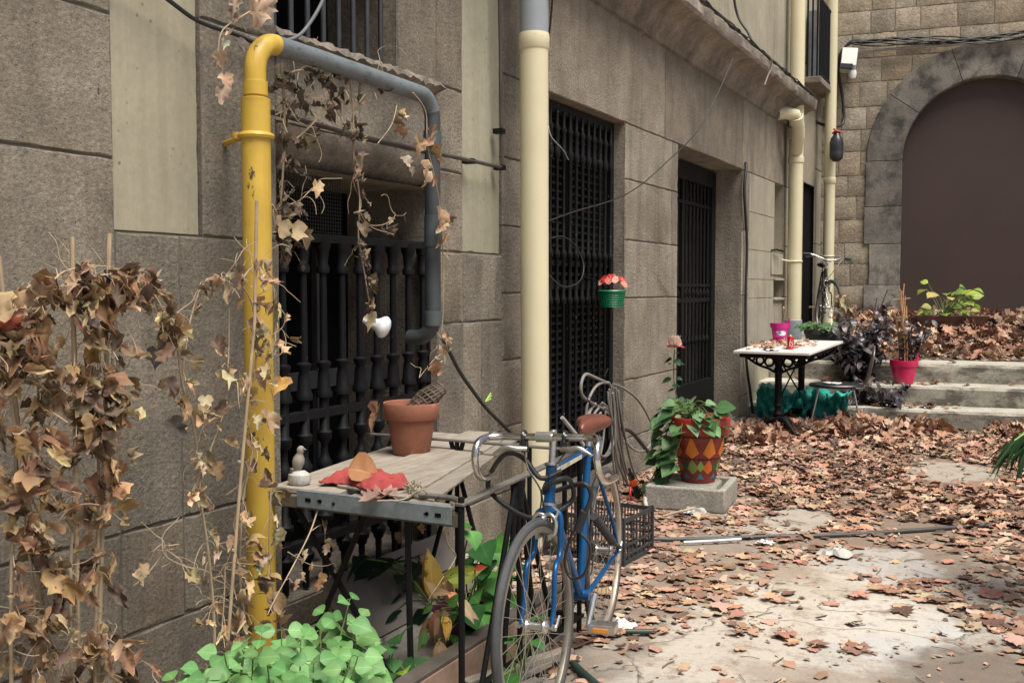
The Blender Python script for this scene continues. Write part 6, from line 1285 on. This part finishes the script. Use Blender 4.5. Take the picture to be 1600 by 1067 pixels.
# ------------------------------------------------------------ GROUND HOSE
line('ground_hose', M('dark_grey_hose', (.05, .048, .045), .5), [Z(955, 838, .012), Z(1000, 842, .012), Z(1100, 842, .012), Z(1200, 838, .013), Z(1300, 836, .013), Z(1420, 829, .014), Z(1500, 823, .014), Z(1620, 815, .014), Z(1700, 808, .014)], .013, 'dark hose lying across the yard through the leaves', 'hose')
line('plastic_rod', M('white_tube', (.6, .62, .65), .4), [Z(1068, 847, .02), Z(1110, 845, .02), Z(1158, 842, .02)], .008, 'short white plastic tube lying beside the dark hose', 'tube', k=1)
line('green_stick', M('dark_green_stick', (.03, .05, .035), .5), [Z(978, 986, .02), Z(1018, 986, .02)], .011, 'short dark green stick on the ground near the rear wheel', 'stick', k=1)
line('garden_hose', M('dark_green_hose', (.025, .05, .04), .5), [Z(896, 1036, .02), Z(912, 1052, .02), Z(940, 1075, .02)], .014, 'dark green hose end under the bicycle', 'hose')
line('bamboo_stick', M_STEM, [Z(1035, 806, .03), Z(1070, 797, .05), Z(1085, 793, .05)], .008, 'pale bamboo stick pointing at the concrete planter', 'stick', k=1)

# ------------------------------------------------------------ FALLEN LEAVES
rl2 = random.Random(99); nprs = np.random.RandomState(5)
def variants(half, n, seed):
    out = []; rr = random.Random(seed)
    for k in range(n):
        q = MB(); lobed(q, (0, 0, 0), (0, 1, 0), (0, 0, 1), 1.0, half, rr.uniform(.1, .45), rr.uniform(-.7, .9), .06, rr=rr); v = np.array(q.v); v -= v.mean(0)
        out.append((v, q.f))
    return out
OVAL = [(0, 0), (.15, .06), (.27, .24), (.31, .45), (.24, .68), (.12, .86), (0, 1.0)]
VAR = variants(PLANE, 24, 1)+variants(IVY, 8, 2)+variants(OVAL, 8, 3)
FRAG = []
for k in range(16):
    rr = random.Random(k+200); n = rr.randint(7, 10); pts = [(math.cos(2*math.pi*i/n)*rr.uniform(.35, 1.1), math.sin(2*math.pi*i/n)*rr.uniform(.2, .8), rr.uniform(-.15, .25)) for i in range(n)]; FRAG.append((np.array(pts), [tuple(range(n))]))
LC = [(.40, .22, .145), (.45, .27, .185), (.31, .165, .105), (.50, .345, .245), (.36, .19, .125), (.20, .115, .078), (.40, .225, .145), (.44, .30, .20), (.24, .135, .088), (.13, .075, .052)]
class Scatter:
    def __init__(s): s.v = []; s.f = []; s.c = []; s.n = 0
    def put(s, V, p, size, tilt, col, flat=1.0):
        v, f = V; a = rl2.uniform(0, 6.283); E = Euler((rl2.gauss(0, tilt), rl2.gauss(0, tilt), a)).to_matrix(); m_ = np.array(E)
        w_ = v.copy(); w_[:, 2] *= flat; w_ = (w_*size) @ m_.T; w_[:, 2] -= w_[:, 2].min(); w_ += np.array(p)
        s.v.append(w_); s.f.extend([tuple(i+s.n for i in t_) for t_ in f]); s.c.append(np.tile(np.array(col), (len(v), 1))); s.n += len(v)
    def build(s, name, label):
        q = MB(); q.v = np.concatenate(s.v).tolist(); q.f = s.f; q.c = np.concatenate(s.c).tolist(); q.m = [0]*len(s.f)
        return stuff(tag(q.build(name, M_LITTER, smooth=50), label, 'leaves'))
def ell(px, py, rx, ry): p = Z(px, py); return (p.x, p.y, rx, ry)
BARE = [ell(1495, 738, .38, .62), ell(1400, 985, .34, .42), ell(1310, 975, .30, .30), ell(1290, 905, .24, .24), ell(1140, 1020, .30, .26), ell(1250, 812, .20, .30), ell(1400, 880, .34, .30), ell(1560, 1060, .34, .28), ell(1010, 1050, .30, .25), ell(1250, 1040, .5, .22), ell(1130, 850, .2, .25), ell(1500, 1000, .15, .25), ell(1440, 830, .2, .2), ]
from mathutils import noise as mnoise
def dens(x, y):
    d = 1.0
    for cx_, cy_, rx, ry in BARE:
        e = math.hypot((x-cx_)/rx, (y-cy_)/ry)
        e += .35*mnoise.noise(Vector((x*3, y*3, cx_)))
        if e < 1.25: d = min(d, max(.02, (e-.8)/.45))
    n_ = mnoise.noise(Vector((x*1.6, y*1.6, 3)))
    if y < 6: d *= (.62+.3*max(0, 1.6-x))+.75*n_
    elif y < 7.5: d *= 1.0+.4*n_
    return max(0, min(1, d))
sc1 = Scatter()
def pile(x, y):
    """height of the drifts of leaves"""
    h = 0
    for cx_, cy_, r_, hh in ((1.15, 10.3, .42, .12), (1.65, 10.5, .35, .10), (.45, 10.1, .45, .08), (.3, 9.4, .4, .07), (2.5, 10.75, .22, .07), (.4, 8.2, .35, .05), (1.9, 9.6, .5, .03), (3.1, 10.9, .4, .06)):
        e = math.hypot(x-cx_, y-cy_)/r_; h = max(h, hh*max(0, 1-e*e))
    return h
blocks_ = [(.43, .96, 6.18, 6.76), (.38, .86, 4.8, 5.25), (-.1, 1.0, 2.7, 4.05)]
def blocked(x, y): return any(a < x < b_ and c < y < d for a, b_, c, d in blocks_)
n = 0
def step_y(yref, x): return yref+.125*(x-1.7)
while n < 8600:
    y = 2.2+rl2.random()**.85*8.8; x = rl2.uniform(.05, 4.6)
    if y < 5 and x > 3.6: continue
    if y > step_y(10.88, x) or blocked(x, y): continue
    D = dens(x, y)
    if rl2.random() > D: continue
    ph = pile(x, y); n += 1
    s_ = rl2.uniform(.055, .118)*(1.0 if rl2.random() < .75 else .55)
    sc1.put(rl2.choice(VAR), (x, y, .002+rl2.random()*((.006 if y < 6.5 else .018)+ph)), s_, (.05 if y < 6.5 else .12)+ph*3, var(rl2.choice(LC), .34, rl2), .42 if y < 6.5 else .9)
# extra on the drifts
for k in range(700):
    cx_, cy_, r_, hh = rl2.choice([(1.15, 10.3, .42, .12), (1.65, 10.5, .35, .10), (.45, 10.1, .45, .08), (2.5, 10.75, .22, .07), (.3, 9.4, .4, .07), (3.1, 10.9, .4, .06)])
    a = rl2.uniform(0, 6.28); r2 = math.sqrt(rl2.random())*r_; x, y = cx_+r2*math.cos(a), cy_+r2*math.sin(a)
    if y > step_y(10.86, x) or x < .05: continue
    sc1.put(rl2.choice(VAR), (x, y, pile(x, y)*rl2.uniform(.5, 1)), rl2.uniform(.09, .15), .6, var(rl2.choice(LC), .22, rl2))
# crumbs, stalks and twigs
for k in range(15000):
    y = 2.2+rl2.random()**1.5*8.4; x = rl2.uniform(.05, 4.2)
    if y > step_y(10.88, x) or blocked(x, y) or (rl2.random() > .18+dens(x, y)): continue
    sc1.put(rl2.choice(FRAG), (x, y, .003), rl2.uniform(.005, .016)*(1 if rl2.random() < .6 else 2.6), .2, var(rl2.choice([(.33, .19, .12), (.42, .27, .18), (.16, .10, .07), (.5, .38, .27)]), .3, rl2))
sc1.build('fallen_leaves', 'carpet of fallen brown plane leaves over the concrete yard')
tw = MB()
for k in range(170):
    y = 2.3+rl2.random()*5; x = rl2.uniform(.9, 3.4); a = rl2.uniform(0, 6.28); L_ = rl2.uniform(.04, .16); p = Vector((x, y, .006)); m_ = p+Vector((math.cos(a), math.sin(a), .03))*L_*.5+Vector((rl2.uniform(-.01, .01), rl2.uniform(-.01, .01), 0)); e = p+Vector((math.cos(a), math.sin(a), 0))*L_
    tw.tube([p, m_, e], rl2.uniform(.0012, .0028), 4, col=(.5, .45, .4))
stuff(tag(tw.build('fallen_twigs', M_STEM, smooth=60), 'thin dry twigs and stalks strewn on the concrete', 'twigs'))
sc2 = Scatter()
def tz(x, y):
    dy = y-step_y(11.78, x); P_ = ((.0, .6), (.8, .601), (1.0, .66), (1.6, .82), (2.4, .94), (3.2, 1.0))
    for (a, za), (b_, zb) in zip(P_, P_[1:]):
        if a <= dy <= b_: return za+(zb-za)*(dy-a)/(b_-a)
    return 1.0 if dy > 3 else .6
n = 0
while n < 2600:
    x = rl2.uniform(.55, 4.6); y = rl2.uniform(12.1, 14.7); dy = y-step_y(11.78, x)
    if dy < (.62+.1*mnoise.noise(Vector((x*4, 0, 0))) if x > 1.35 else .12) or y > YB+.125*x-.15: continue
    if x < .75 and y < 12.3: continue
    n += 1; hp = .10*min(1, max(0, (dy-.4)*1.4)); sc2.put(rl2.choice(VAR), (x, y, tz(x, y)+rl2.random()*hp), rl2.uniform(.09, .16), .5, var(rl2.choice(LC), .22, rl2))
sc2.build('terrace_leaves', 'deep drift of dead leaves banked below the arched doorway')
sc3 = Scatter()
for (yr, z, n) in ((10.9, .202, 46), (11.32, .402, 26), (11.78, .602, 16)):
    for k in range(n):
        x = rl2.uniform(.6, 1.9) if rl2.random() < .75 else rl2.uniform(.3, 4); y = step_y(yr, x)+rl2.uniform(.08, .36)
        sc3.put(rl2.choice(VAR), (x, y, z), rl2.uniform(.06, .12), .3, var(rl2.choice(LC), .25, rl2))
sc3.build('step_leaves', 'loose dead leaves lying on the treads of the steps')
